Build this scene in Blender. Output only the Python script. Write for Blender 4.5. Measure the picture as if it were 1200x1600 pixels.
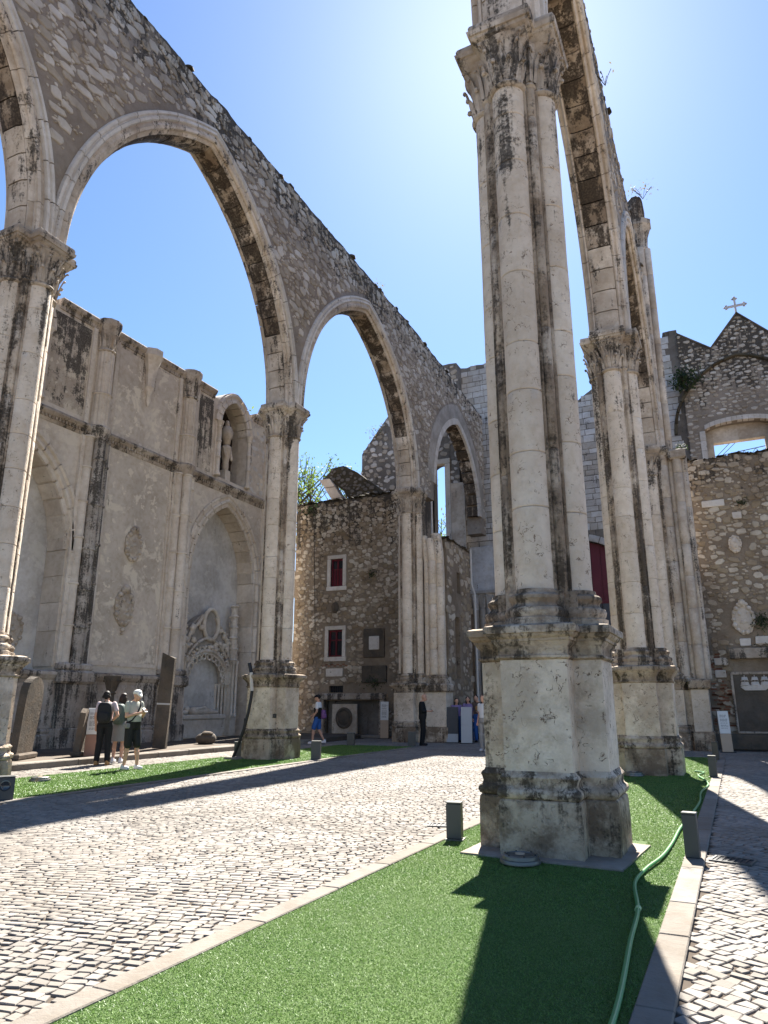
import bpy, math, random
import numpy as np
from mathutils import Vector, Matrix, noise as mnoise
R = math.radians
random.seed(7); rng = np.random.default_rng(7)
for o in list(bpy.data.objects): bpy.data.objects.remove(o)
scene = bpy.context.scene
C = scene.collection

# ------------------------------------------------------------ camera, sky, sun, exposure
cam_d = bpy.data.cameras.new('camera'); cam = bpy.data.objects.new('camera', cam_d); C.objects.link(cam)
cam_d.sensor_fit = 'VERTICAL'; cam_d.sensor_height = 36; cam_d.sensor_width = 27; cam_d.lens = 24.95
cam_d.clip_start = 0.05; cam_d.clip_end = 3000
cam.location = (0, 0, 1.4); cam.rotation_euler = (R(90 + 15.14), 0, R(25.6))
scene.camera = cam
SUN_EL, SUN_AZ = 50.0, 13.3            # azimuth counted to the left of the nave axis (+Y)
wd = bpy.data.worlds.new('World'); scene.world = wd; wd.use_nodes = True
wn = wd.node_tree; bg = wn.nodes['Background']
sky = wn.nodes.new('ShaderNodeTexSky'); sky.sky_type = 'NISHITA'; sky.sun_disc = False
sky.sun_elevation = R(SUN_EL); sky.sun_rotation = R(-SUN_AZ); sky.altitude = 50
sky.air_density = 1.0; sky.dust_density = 0.30; sky.ozone_density = 8.0
wn.links.new(sky.outputs[0], bg.inputs[0]); bg.inputs[1].default_value = 0.05
sd = bpy.data.lights.new('sun', 'SUN'); sun = bpy.data.objects.new('sun', sd); C.objects.link(sun)
sd.energy = 5.0; sd.angle = R(0.53); sd.color = (1, .95, .87)
S = Vector((-math.sin(R(SUN_AZ))*math.cos(R(SUN_EL)), math.cos(R(SUN_AZ))*math.cos(R(SUN_EL)), math.sin(R(SUN_EL))))
sun.rotation_euler = S.to_track_quat('Z', 'Y').to_euler(); sun.location = (0, 0, 60)
scene.view_settings.view_transform = 'Standard'; scene.view_settings.look = 'None'
scene.view_settings.gamma = 1; scene.view_settings.exposure = 2.12
scene.view_settings.use_curve_mapping = False

# ------------------------------------------------------------ material helpers
class NT:
    def __init__(s, name):
        s.m = bpy.data.materials.new(name); s.m.use_nodes = True; s.t = s.m.node_tree
        s.b = s.t.nodes['Principled BSDF']; s.pos = s.n('ShaderNodeNewGeometry').outputs['Position']
    def n(s, k, **kw):
        x = s.t.nodes.new(k)
        for a, v in kw.items(): setattr(x, a, v)
        return x
    def put(s, sock, v):
        if hasattr(v, 'node'): s.t.links.new(v, sock)
        elif isinstance(v, (tuple, list)) and len(v) == 3 and sock.type == 'RGBA': sock.default_value = (*v, 1)
        else: sock.default_value = v
    def math(s, op, a, b=0.0, c=None):
        x = s.n('ShaderNodeMath', operation=op); s.put(x.inputs[0], a); s.put(x.inputs[1], b)
        if c is not None: s.put(x.inputs[2], c)
        return x.outputs[0]
    def scale(s, v, xyz):
        x = s.n('ShaderNodeVectorMath', operation='MULTIPLY'); s.put(x.inputs[0], v); x.inputs[1].default_value = xyz
        return x.outputs[0]
    def noise(s, sc, det=4, rough=.55, v=None, dist=0.0):
        x = s.n('ShaderNodeTexNoise'); s.put(x.inputs['Vector'], v or s.pos); x.inputs['Scale'].default_value = sc
        x.inputs['Detail'].default_value = det; x.inputs['Roughness'].default_value = rough; x.inputs['Distortion'].default_value = dist
        return x.outputs['Fac']
    def voro(s, sc, v=None, feature='F1', out='Distance'):
        x = s.n('ShaderNodeTexVoronoi', feature=feature); s.put(x.inputs['Vector'], v or s.pos); x.inputs['Scale'].default_value = sc
        return x.outputs[out]
    def rng(s, v, a, b, c=0.0, d=1.0):
        x = s.n('ShaderNodeMapRange', interpolation_type='SMOOTHSTEP'); s.put(x.inputs[0], v)
        for i, k in enumerate((a, b, c, d)): x.inputs[i+1].default_value = k
        return x.outputs[0]
    def mix(s, f, a, b, mode='MIX'):
        x = s.n('ShaderNodeMix', data_type='RGBA', blend_type=mode); s.put(x.inputs[0], f); s.put(x.inputs[6], a); s.put(x.inputs[7], b)
        return x.outputs[2]
    def rand(s):
        g = s.n('ShaderNodeNewGeometry').outputs['Random Per Island']; o = s.n('ShaderNodeObjectInfo').outputs['Random']
        return s.math('FRACT', s.math('ADD', g, s.math('MULTIPLY', o, 7.31)))
    def zc(s):
        x = s.n('ShaderNodeSeparateXYZ'); s.put(x.inputs[0], s.pos); return x.outputs[2]
    def bump(s, h, st=.4, d=.02):
        x = s.n('ShaderNodeBump'); x.inputs['Strength'].default_value = st; x.inputs['Distance'].default_value = d
        s.put(x.inputs['Height'], h); s.t.links.new(x.outputs[0], s.b.inputs['Normal'])
    def done(s, col, rough=.85, spec=.25, metal=0):
        s.put(s.b.inputs['Base Color'], col); s.put(s.b.inputs['Roughness'], rough)
        s.b.inputs['Specular IOR Level'].default_value = spec; s.b.inputs['Metallic'].default_value = metal
        return s.m

M = {}
def flat(name, c, rough=.7, var=.15, sc=20, spec=.3, metal=0, bump=.1):
    t = NT(name); a = t.noise(sc, 5)
    col = t.mix(a, tuple(x*(1-var) for x in c), tuple(min(1, x*(1+var)) for x in c))
    t.bump(a, bump, .01); M[name] = t.done(col, rough, spec, metal); return M[name]

def stone(name, c1, c2, soot=.4, sootc=(.05, .043, .036), ztop=None, zlo=None, vein=0, tint=.12, bump=.5, big=.7, brown=.0, orange=0.0, blot=1.0, chips=0.0, gain=(1, 1, 1)):
    """weathered stone: two tones, run-off streaks and lichen blotches as dark stains"""
    c1 = tuple(min(.74, x*g_) for x, g_ in zip(c1, gain)); c2 = tuple(min(.74, x*g_) for x, g_ in zip(c2, gain))
    t = NT(name)
    a = t.noise(big, 6, .6); f = t.noise(22, 6, .65); g = t.noise(5.5, 6, .65)
    col = t.mix(t.rng(a, .36, .64), c1, c2)
    if tint:
        r = t.rand(); col = t.mix(t.rng(r, 0, 1, 0, 1), col, t.mix(1.0, col, (1-tint*1.6, 1-tint*1.8, 1-tint*2.1), 'MULTIPLY'))
    col = t.mix(t.rng(g, .38, .7, 0, .4), col, t.mix(1.0, col, (.66, .58, .48), 'MULTIPLY'))
    if orange: col = t.mix(t.math('MULTIPLY', t.rng(t.noise(.9, 5, .7), .53, .68), orange), col, (.42, .25, .12))
    if brown: col = t.mix(t.math('MULTIPLY', t.rng(t.noise(1.7, 6, .7), .42, .6), brown), col, (.17, .12, .08))
    sv = t.scale(t.pos, (4.2, 4.2, .22)); st = t.noise(1.0, 7, .68, v=sv)
    v = t.math('ADD', t.math('MULTIPLY', st, .62), t.math('MULTIPLY', t.noise(1.3, 8, .72), .5*blot))
    v = t.math('ADD', v, t.math('MULTIPLY', f, .22))
    if ztop: v = t.math('ADD', v, t.rng(t.zc(), ztop[0], ztop[1], 0, ztop[2]))
    if zlo: v = t.math('ADD', v, t.rng(t.zc(), zlo[0], zlo[1], zlo[2], 0))
    th = .86 - .30*soot + .25*(blot-1)
    mk = t.rng(v, th-.035, th+.055)
    h = t.math('ADD', t.math('MULTIPLY', f, .55), t.math('MULTIPLY', g, .9))
    if vein:
        vv = t.n('ShaderNodeVectorMath', operation='ADD'); t.put(vv.inputs[0], t.pos)
        nn = t.n('ShaderNodeTexNoise'); t.put(nn.inputs['Vector'], t.pos); nn.inputs['Scale'].default_value = 9; nn.inputs['Detail'].default_value = 4
        t.put(vv.inputs[1], t.scale(nn.outputs['Color'], (.25, .25, .25)))
        w = t.n('ShaderNodeTexNoise'); t.put(w.inputs['Vector'], vv.outputs[0]); w.inputs['Scale'].default_value = 6.5; w.inputs['Detail'].default_value = 2
        ln = t.math('ABSOLUTE', t.math('SUBTRACT', w.outputs['Fac'], .5))
        gate = t.rng(t.noise(7.5, 2), .5, .58)
        lm = t.math('MULTIPLY', t.rng(ln, .003, .014, 1, 0), gate)
        col = t.mix(t.math('MULTIPLY', lm, vein), col, (.16, .11, .075))
        pit = t.math('MULTIPLY', t.rng(t.voro(16), .07, .16, 1, 0), t.rng(t.noise(2.4, 4), .5, .62))
        col = t.mix(t.math('MULTIPLY', pit, .55*vein), col, (.14, .1, .07))
        h = t.math('SUBTRACT', h, t.math('ADD', t.math('MULTIPLY', lm, .35), t.math('MULTIPLY', pit, .5)))
    if chips:
        pt = t.math('MAXIMUM', t.rng(t.noise(1.15, 8, .68, dist=.6), .52, .60), t.rng(t.noise(3.1, 5, .6), .60, .63)); col = t.mix(t.math('MULTIPLY', pt, chips), col, tuple(.62*x/max(c1)*(.94 if i == 2 else 1)+.03 for i, x in enumerate(c1)))
    col = t.mix(t.math('MULTIPLY', mk, t.rng(f, .3, .6, .72, .95)), col, sootc)
    t.bump(h, bump, .03); M[name] = t.done(col, .88, .2); return M[name]

# base colours; groove and niche stones have shade painted in
stone('limestone_panel', (.72, .615, .495), (.62, .51, .395), soot=.2, vein=1.0, tint=.04, bump=.8, brown=.38, sootc=(.07, .052, .036))
stone('limestone', (.72, .625, .515), (.62, .52, .415), soot=.16, ztop=(5.0, 9.4, .125), zlo=(0, 2.6, .03), vein=.9, tint=.05, bump=.6, brown=.10, sootc=(.045, .038, .031))
stone('limestone_worn_groove_shade', (.62, .53, .43), (.42, .335, .25), soot=.6, brown=.75, vein=.4, tint=.1, bump=.8, sootc=(.058, .045, .033))  # grimy ledges and bases; on cores and thin shafts also painted groove shade
stone('limestone_plinth', (.55, .455, .35), (.41, .32, .23), soot=.46, brown=.95, vein=.3, tint=.08, bump=.8, sootc=(.06, .046, .033))
stone('limestone_capital', (.60, .53, .455), (.42, .36, .3), soot=.56, brown=.5, tint=.1)
stone('limestone_aisle', (.70, .625, .54), (.59, .51, .43), soot=.24, brown=.1, tint=.1)
stone('limestone_dark', (.50, .45, .40), (.38, .34, .3), soot=.66, brown=.2, tint=.1)
stone('limestone_dado', (.53, .47, .41), (.375, .32, .27), soot=.55, brown=.35, tint=.14)
stone('voussoir_stone', (.68, .605, .525), (.52, .445, .37), soot=.44, brown=.3, tint=.12, orange=.15)
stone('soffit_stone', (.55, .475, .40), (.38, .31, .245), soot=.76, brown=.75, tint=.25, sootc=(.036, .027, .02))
stone('hood_stone', (.64, .60, .555), (.54, .495, .45), soot=.26, tint=.1)
stone('mortar', (.30, .255, .213), (.225, .188, .153), soot=.16, tint=0, bump=1.0, brown=.2, ztop=(14.8, 17.5, .22), blot=1.15)
stone('rubble_pale', (.60, .555, .50), (.43, .385, .335), soot=.16, tint=.24, ztop=(15.0, 17.6, .12), bump=.9)
stone('mortar_ochre', (.27, .218, .165), (.195, .153, .113), soot=.24, tint=0, bump=1.0, orange=.1, ztop=(7.0, 10.8, .18))
stone('rubble_ochre', (.60, .54, .455), (.40, .335, .265), soot=.16, tint=.3, orange=.08, ztop=(7.0, 10.8, .12), bump=.9)
stone('mortar_dark', (.20, .178, .157), (.125, .11, .096), soot=.4, tint=0, bump=1.0)
stone('rubble_grey', (.60, .57, .54), (.45, .42, .395), soot=.26, tint=.24, bump=.9)
stone('ashlar_grey', (.60, .595, .595), (.47, .46, .46), soot=.24, tint=.2, bump=.9)
stone('plaster', (.60, .525, .445), (.47, .40, .33), soot=.04, tint=0, big=.42, bump=.5, ztop=(9.5, 13.5, .12), chips=.6, blot=1.1)
stone('plaster_patchy', (.57, .495, .415), (.45, .385, .315), soot=.10, tint=0, big=.5, bump=.6, chips=1.0, blot=1.1)
stone('plaster_stained', (.50, .43, .355), (.38, .315, .25), soot=.5, tint=0, big=.6, bump=.7, chips=.7, blot=1.7, ztop=(11.0, 13.8, .10))
stone('plaster_pale', (.60, .57, .54), (.43, .40, .37), soot=.12, tint=0, big=.6, bump=.4, chips=.4)
stone('plaster_grey', (.38, .345, .305), (.27, .24, .208), soot=.2, tint=0, big=1.2, bump=.6)
stone('carved_stone', (.60, .53, .45), (.46, .395, .325), soot=.28, brown=.3, tint=.1)
stone('tomb_stone', (.70, .63, .545), (.58, .505, .425), soot=.2, brown=.2, tint=.08)
stone('dark_slab', (.115, .099, .082), (.072, .061, .05), soot=.3, tint=.05, brown=.3)
stone('niche_shade_stone', (.06, .042, .034), (.03, .022, .018), soot=.3, tint=.3)  # near-black colour paints the shade inside the upper niches
stone('moss_stone', (.12, .1, .07), (.07, .062, .042), soot=.45, tint=.3, bump=.8)
stone('brick_red', (.30, .13, .08), (.22, .1, .065), soot=.2, tint=.2)
stone('kerb_stone', (.235, .213, .187), (.19, .171, .149), soot=.08, tint=.12, bump=.4)
stone('pad_stone', (.30, .262, .22), (.235, .203, .168), soot=.12, brown=.3, tint=0)
def cobble_mat():
    t = NT('cobble_stone'); r = t.rand(); a = t.noise(30, 5, .6); b = t.noise(.8, 4)
    col = t.mix(r, (.172, .155, .136), (.252, .231, .206)); col = t.mix(t.rng(b, .35, .65), col, t.mix(1., col, (.84, .82, .79), 'MULTIPLY')); col = t.mix(t.rng(t.noise(.33, 6, .7), .52, .66, 0, .4), col, (.15, .128, .105))
    col = t.mix(t.rng(a, .48, .78, 0, .5), col, (.13, .112, .092)); t.bump(a, .5, .01); M['cobble_stone'] = t.done(col, .8, .2)
cobble_mat()
flat('joint_soil', (.075, .06, .047), .95, .4, 12, .1, bump=.6)
flat('far_ground', (.2, .17, .14), .95, .3, .3, .1)
def turf_mat():
    t = NT('turf_blade'); r = t.rand()
    col = t.mix(r, (.034, .092, .013), (.165, .30, .06)); col = t.mix(t.rng(t.noise(1.1, 3), .35, .65, 0, .35), col, (.17, .24, .065)); m_ = t.done(col, .5, .4); tr = t.n('ShaderNodeBsdfTranslucent'); t.put(tr.inputs[0], col); mx = t.n('ShaderNodeMixShader'); mx.inputs[0].default_value = .25
    t.t.links.new(t.b.outputs[0], mx.inputs[1]); t.t.links.new(tr.outputs[0], mx.inputs[2]); t.t.links.new(mx.outputs[0], t.t.nodes['Material Output'].inputs[0]); M['turf_blade'] = m_
    t = NT('turf_mat'); a = t.noise(90, 3); col = t.mix(a, (.03, .06, .012), (.1, .16, .04)); t.bump(a, 1, .02); M['turf_mat'] = t.done(col, .8, .2)
turf_mat()
flat('steel_grey', (.065, .064, .06), .5, .15, 8, .5, .2); flat('black_metal', (.012, .011, .011), .5, .2, 20, .4)
flat('zinc', (.36, .37, .39), .55, .15, 4, .4); flat('lens_glass', (.03, .035, .04), .1, .1, 5, .7); flat('fixture_metal', (.14, .14, .13), .4, .15, 30, .5, .6)
flat('panel_white', (.62, .62, .6), .4, .04, 5); flat('panel_print', (.12, .12, .13), .5, .1, 40); flat('panel_tan', (.42, .32, .23), .6, .08, 6)
flat('panel_dark', (.055, .054, .055), .45, .15, 10); flat('panel_grey', (.40, .41, .42), .5, .06, 4); flat('panel_rust', (.30, .17, .12), .6, .15, 5)
flat('hose_green', (.05, .2, .06), .45, .12, 10, .4); flat('hose_stripe', (.3, .42, .2), .45, .1, 10, .4)
flat('door_red', (.11, .014, .026), .55, .2, 3, .3); flat('frame_red', (.12, .012, .02), .5, .15, 8)
flat('glass_dark', (.02, .022, .028), .12, .1, 3, .6); flat('slate_blue', (.05, .055, .07), .4, .2, 4)
flat('pipe_white', (.5, .47, .44), .5, .1, 6); flat('bark', (.09, .07, .05), .95, .3, 14, .1, bump=.6)
def leaf_mat(n, a, b):
    t = NT(n); col = t.mix(t.rand(), a, b); t.b.inputs['Transmission Weight'].default_value = 0
    m = t.done(col, .6, .3); tr = t.n('ShaderNodeBsdfTranslucent'); t.put(tr.inputs[0], col); mx = t.n('ShaderNodeMixShader'); mx.inputs[0].default_value = .35
    t.t.links.new(t.b.outputs[0], mx.inputs[1]); t.t.links.new(tr.outputs[0], mx.inputs[2]); t.t.links.new(mx.outputs[0], t.t.nodes['Material Output'].inputs[0]); M[n] = m
leaf_mat('leaf_spring', (.10, .17, .03), (.22, .30, .06)); leaf_mat('leaf_ivy', (.015, .03, .009), (.04, .07, .02)); leaf_mat('leaf_dry', (.16, .14, .07), (.24, .2, .1))
for n, c in dict(skin=(.50, .29, .20), skin_tan=(.40, .21, .13), hair_dark=(.014, .011, .009), hair_brown=(.03, .02, .014), cloth_black=(.011, .011, .012), cloth_pink=(.52, .42, .42),
                 cloth_sage=(.36, .37, .31), cloth_white=(.66, .65, .64), cloth_grey=(.22, .21, .2), cloth_navy=(.02, .05, .14), cloth_blue=(.03, .10, .32), cloth_purple=(.2, .15, .3),
                 cloth_brown=(.10, .075, .06), cloth_green=(.045, .06, .05), cloth_denim=(.12, .17, .26), leather_tan=(.36, .19, .07), shoe_white=(.62, .6, .6), shoe_pink=(.5, .1, .2),
                 bag_black=(.013, .013, .015), bag_green=(.06, .085, .075), bag_multi=(.16, .07, .2), cap_white=(.66, .65, .6), shorts_black=(.012, .012, .012), trouser_grey=(.3, .29, .28)).items():
    flat(n, c, .8 if 'cloth' in n else .6, .12, 40, .25, bump=.15)

# ------------------------------------------------------------ mesh builder
class MB:
    def __init__(s): s.v = []; s.f = []
    def add(s, vs, fs):
        k = len(s.v); s.v.extend(tuple(p) for p in vs); s.f.extend(tuple(i+k for i in f) for f in fs); return s
    def box(s, x0, x1, y0, y1, z0, z1, ch=0.0):
        if ch:
            rings = []
            for z, c in ((z0, ch), (z0+ch, 0), (z1-ch, 0), (z1, ch)):
                rings.append([(x0+c, y0+c, z), (x1-c, y0+c, z), (x1-c, y1-c, z), (x0+c, y1-c, z)])
            return s.loft(rings)
        v = [(x, y, z) for z in (z0, z1) for x, y in ((x0, y0), (x1, y0), (x1, y1), (x0, y1))]
        return s.add(v, [(3, 2, 1, 0), (4, 5, 6, 7), (0, 1, 5, 4), (1, 2, 6, 5), (2, 3, 7, 6), (3, 0, 4, 7)])
    def loft(s, rings, cap=True, closed=True):
        n = len(rings[0]); v = [p for r in rings for p in r]; f = []
        for i in range(len(rings)-1):
            for j in range(n if closed else n-1):
                a = i*n+j; b = i*n+(j+1) % n; f.append((a, b, b+n, a+n))
        if cap: f.append(tuple(range(n-1, -1, -1))); f.append(tuple(range((len(rings)-1)*n, len(rings)*n)))
        return s.add(v, f)
    def lathe(s, prof, cx=0, cy=0, n=20, cap=True, a0=0):
        return s.loft([[(cx+r*math.cos(a0+2*math.pi*k/n), cy+r*math.sin(a0+2*math.pi*k/n), z) for k in range(n)] for r, z in prof], cap)
    def tube(s, pts, rad, n=8, cap=True, flat=1.0):
        pts = [Vector(p) for p in pts]; rings = []; side = None
        for i, p in enumerate(pts):
            d = (pts[min(i+1, len(pts)-1)]-pts[max(i-1, 0)]).normalized()
            if side is None: side = d.orthogonal().normalized()
            side = (side-d*side.dot(d)).normalized(); up = d.cross(side); r = rad[i] if hasattr(rad, '__len__') else rad
            rings.append([p+side*(r*math.cos(2*math.pi*k/n))+up*(r*flat*math.sin(2*math.pi*k/n)) for k in range(n)])
        return s.loft(rings, cap)
    def ball(s, c, rx, ry=None, rz=None, n=12, m=8):
        ry = ry or rx; rz = rz or rx
        return s.loft([[(c[0]+rx*math.sin(t)*math.cos(2*math.pi*k/n), c[1]+ry*math.sin(t)*math.sin(2*math.pi*k/n), c[2]-rz*math.cos(t)) for k in range(n)] for t in [math.pi*(i+.08)/(m+.16) for i in range(m+1)]])
    def cap(s, a, b, ra, rb, n=12):
        a = Vector(a); b = Vector(b); d = (b-a); L = d.length or 1e-6; d = d/L; pts = []; rad = []
        for t in (-1, -.8, -.45, 0): pts.append(a+d*(ra*t)); rad.append(max(.0008, ra*math.sqrt(max(0, 1-t*t))))
        for t in (0, .45, .8, 1): pts.append(b+d*(rb*t)); rad.append(max(.0008, rb*math.sqrt(max(0, 1-t*t))))
        return s.tube(pts, rad, n)
    def jitter(s, amp, freq=3.0, seed=0.0):
        out = []
        for p in s.v:
            q = Vector(p)*freq+Vector((seed, seed*.7, -seed)); w = mnoise.noise_vector(q)+.5*mnoise.noise_vector(q*3.1)
            out.append((p[0]+w[0]*amp, p[1]+w[1]*amp, p[2]+w[2]*amp*.6))
        s.v = out; return s
    def build(s, name, mat, parent=None, smooth=None, world=False, kind=None):
        me = bpy.data.meshes.new(name); v = s.v
        if world and parent is not None:
            l = Vector((0, 0, 0)); pp = parent
            while pp is not None: l = l+pp.location; pp = pp.parent
            v = [(p[0]-l[0], p[1]-l[1], p[2]-l[2]) for p in v]
        me.from_pydata(v, [], s.f); me.materials.append(M[mat] if isinstance(mat, str) else mat)
        if smooth is not None:
            me.polygons.foreach_set('use_smooth', [True]*len(me.polygons)); me.set_sharp_from_angle(angle=R(smooth))
        o = bpy.data.objects.new(name, me); C.objects.link(o); o.parent = parent
        if kind: o['kind'] = kind
        return o
def tag(o, label, cat, group=None, kind=None):
    o['label'] = label; o['category'] = cat
    if group: o['group'] = group
    if kind: o['kind'] = kind
    return o
def thing(name, loc, label, cat, group=None, rz=0):
    o = bpy.data.objects.new(name, None); C.objects.link(o); o.location = loc; o.rotation_euler = (0, 0, rz); o.empty_display_size = .2
    return tag(o, label, cat, group)
def copy_tree(o, parent=None):
    c = o.copy(); C.objects.link(c); c.parent = parent
    for ch in list(o.children): copy_tree(ch, c)
    return c
def inst(name, me, parent, mtx, kind=None):
    o = bpy.data.objects.new(name, me); C.objects.link(o); o.parent = parent; o.matrix_local = mtx
    return o
def npmesh(name, V, F, mat, parent=None, kind=None):
    me = bpy.data.meshes.new(name); n = F.shape[1]
    me.vertices.add(len(V)); me.vertices.foreach_set('co', V.astype(np.float32).ravel())
    me.loops.add(F.size); me.loops.foreach_set('vertex_index', F.astype(np.int32).ravel())
    me.polygons.add(len(F)); me.polygons.foreach_set('loop_start', np.arange(0, F.size, n, dtype=np.int32))
    me.update(calc_edges=True); me.validate(); me.materials.append(M[mat])
    o = bpy.data.objects.new(name, me); C.objects.link(o); o.parent = parent
    if kind: o['kind'] = kind
    return o
def nz(x, y=0, z=0): return mnoise.noise(Vector((x, y, z)))

# ------------------------------------------------------------ walls, arches, rubble
class FX:      # wall face on a plane X = const; u runs along Y
    def __init__(s, X, sg=1): s.X = X; s.sg = sg
    def P(s, u, v, d): return (s.X+s.sg*d, u, v)
    def mtx(s, u, v, d, a, b, h, rot, loc):
        c, n = math.cos(rot), math.sin(rot); p = Vector(s.P(u, v, d))-Vector(loc); sg = s.sg
        return Matrix(((0, 0, sg*h, p[0]), (sg*a*c, -sg*b*n, 0, p[1]), (a*n, b*c, 0, p[2]), (0, 0, 0, 1)))
class FY:      # wall face on a plane Y = const that looks towards -Y; u runs along X
    def __init__(s, Y): s.Y = Y
    def P(s, u, v, d): return (u, s.Y-d, v)
    def mtx(s, u, v, d, a, b, h, rot, loc):
        c, n = math.cos(rot), math.sin(rot); p = Vector(s.P(u, v, d))-Vector(loc)
        return Matrix(((a*c, -b*n, 0, p[0]), (0, 0, -h, p[1]), (a*n, b*c, 0, p[2]), (0, 0, 0, 1)))
def arch_z(u, c, a, h, z0, off=0.0):
    rr = (a*a+h*h)/(2*a); x = abs(u-c)
    q = (rr+off)**2-(x+rr-a)**2
    return z0+math.sqrt(max(q, 0)) if x <= a+off else z0
def lin(a, b, n): return [a+(b-a)*i/n for i in range(n+1)]
def wall(fr, us, thick, bot, top, ops=(), d0=0.0, mb=None):
    """solid wall in columns; ops = (u0, u1, zb(u), zt(u)) openings"""
    mb = mb or MB(); us = set(round(x, 4) for x in us); lo, hi = min(us), max(us)
    for o in ops:
        for x in lin(o[0], o[1], o[4] if len(o) > 4 else 10):
            if lo <= x <= hi: us.add(round(x, 4))
    us = sorted(us)
    for a, b in zip(us[:-1], us[1:]):
        if b-a < 1e-3: continue
        m = (a+b)/2; e = 1e-4; solids = []; cur = (bot(a+e), bot(b-e))
        for o in sorted([o for o in ops if o[0] < m < o[1]], key=lambda o: o[2](m)):
            zb = (o[2](a+e), o[2](b-e)); zt = (o[3](a+e), o[3](b-e))
            if zb[0]-cur[0] > 1e-3 or zb[1]-cur[1] > 1e-3: solids.append((cur, zb))
            cur = zt
        solids.append((cur, (top(a), top(b))))
        for (l0, l1), (h0, h1) in solids:
            if h0-l0 < .002 and h1-l1 < .002: continue
            vs = [fr.P(a, l0, d0), fr.P(b, l1, d0), fr.P(b, h1, d0), fr.P(a, h0, d0), fr.P(a, l0, d0-thick), fr.P(b, l1, d0-thick), fr.P(b, h1, d0-thick), fr.P(a, h0, d0-thick)]
            mb.add(vs, [(0, 1, 2, 3), (7, 6, 5, 4), (3, 2, 6, 7), (1, 0, 4, 5), (0, 3, 7, 4), (2, 1, 5, 6)])
    return mb
def sweep_arch(parent, fr, c, a, h, z0, prof, n, mat, name, eps=.012, segs=2, sides=(-1, 1), jit=0.0, tmin=0.0):
    rr = (a*a+h*h)/(2*a)
    for s in sides:
        for k in range(n):
            t0, t1 = tmin+(1-tmin)*k/n, tmin+(1-tmin)*(k+1)/n; e = eps/n*2; jd = random.uniform(-jit, jit); jr = random.uniform(-jit, jit)
            rings = []
            for t in lin(t0+e, t1-(e if k < n-1 else 0), segs):
                ring = []
                for d, r in prof:
                    r += jr; tm = math.acos(min(1, (rr-a)/(rr+r))); x = (rr+r)*math.cos(t*tm)-(rr-a)
                    ring.append(fr.P(c+s*x, z0+(rr+r)*math.sin(t*tm), d+jd))
                rings.append(ring)
            mm = mat(k, s) if callable(mat) else mat
            MB().loft(rings).build(name, mm, parent, 40, True)
VAR = {}
def variants(kind):
    if kind not in VAR:
        out = []
        for i in range(12):
            if kind == 'rubble':
                n = 6+i % 3; ph = random.random(); ang = [2*math.pi*(j+ph+random.uniform(-.36, .36))/n for j in range(n)]
                rad = [random.uniform(.68, 1.12)/max(abs(math.cos(q)), abs(math.sin(q)))**.6 for q in ang]
                ring = lambda k, z: [(rad[j]*k*math.cos(ang[j]), rad[j]*k*math.sin(ang[j]), z+(random.uniform(-.12, .12) if z > .4 else 0)) for j in range(n)]
                mb = MB().loft([ring(1.04, -.6), ring(1.0, .55), ring(.84, 1.0)])
            else:
                q = [(sx*(1+random.uniform(-.05, .04)), sy*(1+random.uniform(-.08, .05))) for sx, sy in ((-1, -1), (0, -1), (1, -1), (1, 1), (0, 1), (-1, 1))]
                mb = MB().loft([[(x, y, -.8) for x, y in q], [(x, y, .6) for x, y in q], [(x*.94, y*.9, 1.0+random.uniform(-.1, .1)) for x, y in q]])
            out.append((np.array(mb.v), mb.f))
        VAR[kind] = out
    return VAR[kind]
VM = {}
def var_mesh(kind, i, mat):
    k = (kind, i, mat)
    if k not in VM:
        v, f = variants(kind)[i]; me = bpy.data.meshes.new('stone'); me.from_pydata([tuple(p) for p in v], [], f); me.materials.append(M[mat]); VM[k] = me
    return VM[k]
def place(parent, fr, items, mat, nparts, kind, name, stuffname):
    """items: (u, v, a, b, h, rot); the largest become parts, the rest one joined part"""
    loc = parent.location; items = sorted(items, key=lambda t: -t[2]*t[3]*t[6]); rest = MB()
    for i, (u, v, a, b, h, rot, w) in enumerate(items):
        m = fr.mtx(u, v, 0, a, b, h, rot, loc); q = random.randrange(12)
        if i < nparts: inst(name, var_mesh(kind, q, mat), parent, m)
        else:
            vv, ff = variants(kind)[q]; A = np.array(m); rest.add((vv @ A[:3, :3].T+A[:3, 3]).tolist(), ff)
    if rest.v: rest.build(stuffname, mat, parent, None, False, 'stuff')
def rubble(parent, fr, u0, u1, v0, v1, dens, n, rmin, rmax, mat, nparts=150, asp=(1.0, 2.0), h=(.012, .03), pw=2.2, tight=.82, near=None, name='rubble_stone', rot=.3):
    cell = rmax*2.2; grid = {}; items = []
    rs = sorted([rmin+(rmax-rmin)*random.random()**pw for _ in range(n)], reverse=True)
    for r in rs:
        for _try in range(5):
            u = random.uniform(u0, u1); v = random.uniform(v0, v1)
            if random.random() > dens(u, v): continue
            k = random.uniform(*asp); a, b = r*math.sqrt(k), r/math.sqrt(k); gi, gj = int(u//cell), int(v//cell); ok = True
            for i in (gi-1, gi, gi+1):
                for j in (gj-1, gj, gj+1):
                    for (U, V, A, B) in grid.get((i, j), ()):
                        if ((u-U)/(a+A))**2+((v-V)/(b+B))**2 < tight: ok = False; break
                    if not ok: break
                if not ok: break
            if ok:
                grid.setdefault((gi, gj), []).append((u, v, a, b))
                w = 1.0/((near-u)**2+40) if near is not None else 1.0
                items.append((u, v, a*.92, b*.92, random.uniform(*h), random.uniform(-rot, rot), w)); break
    place(parent, fr, items, mat, nparts, 'rubble', name, 'small_rubble')
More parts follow.
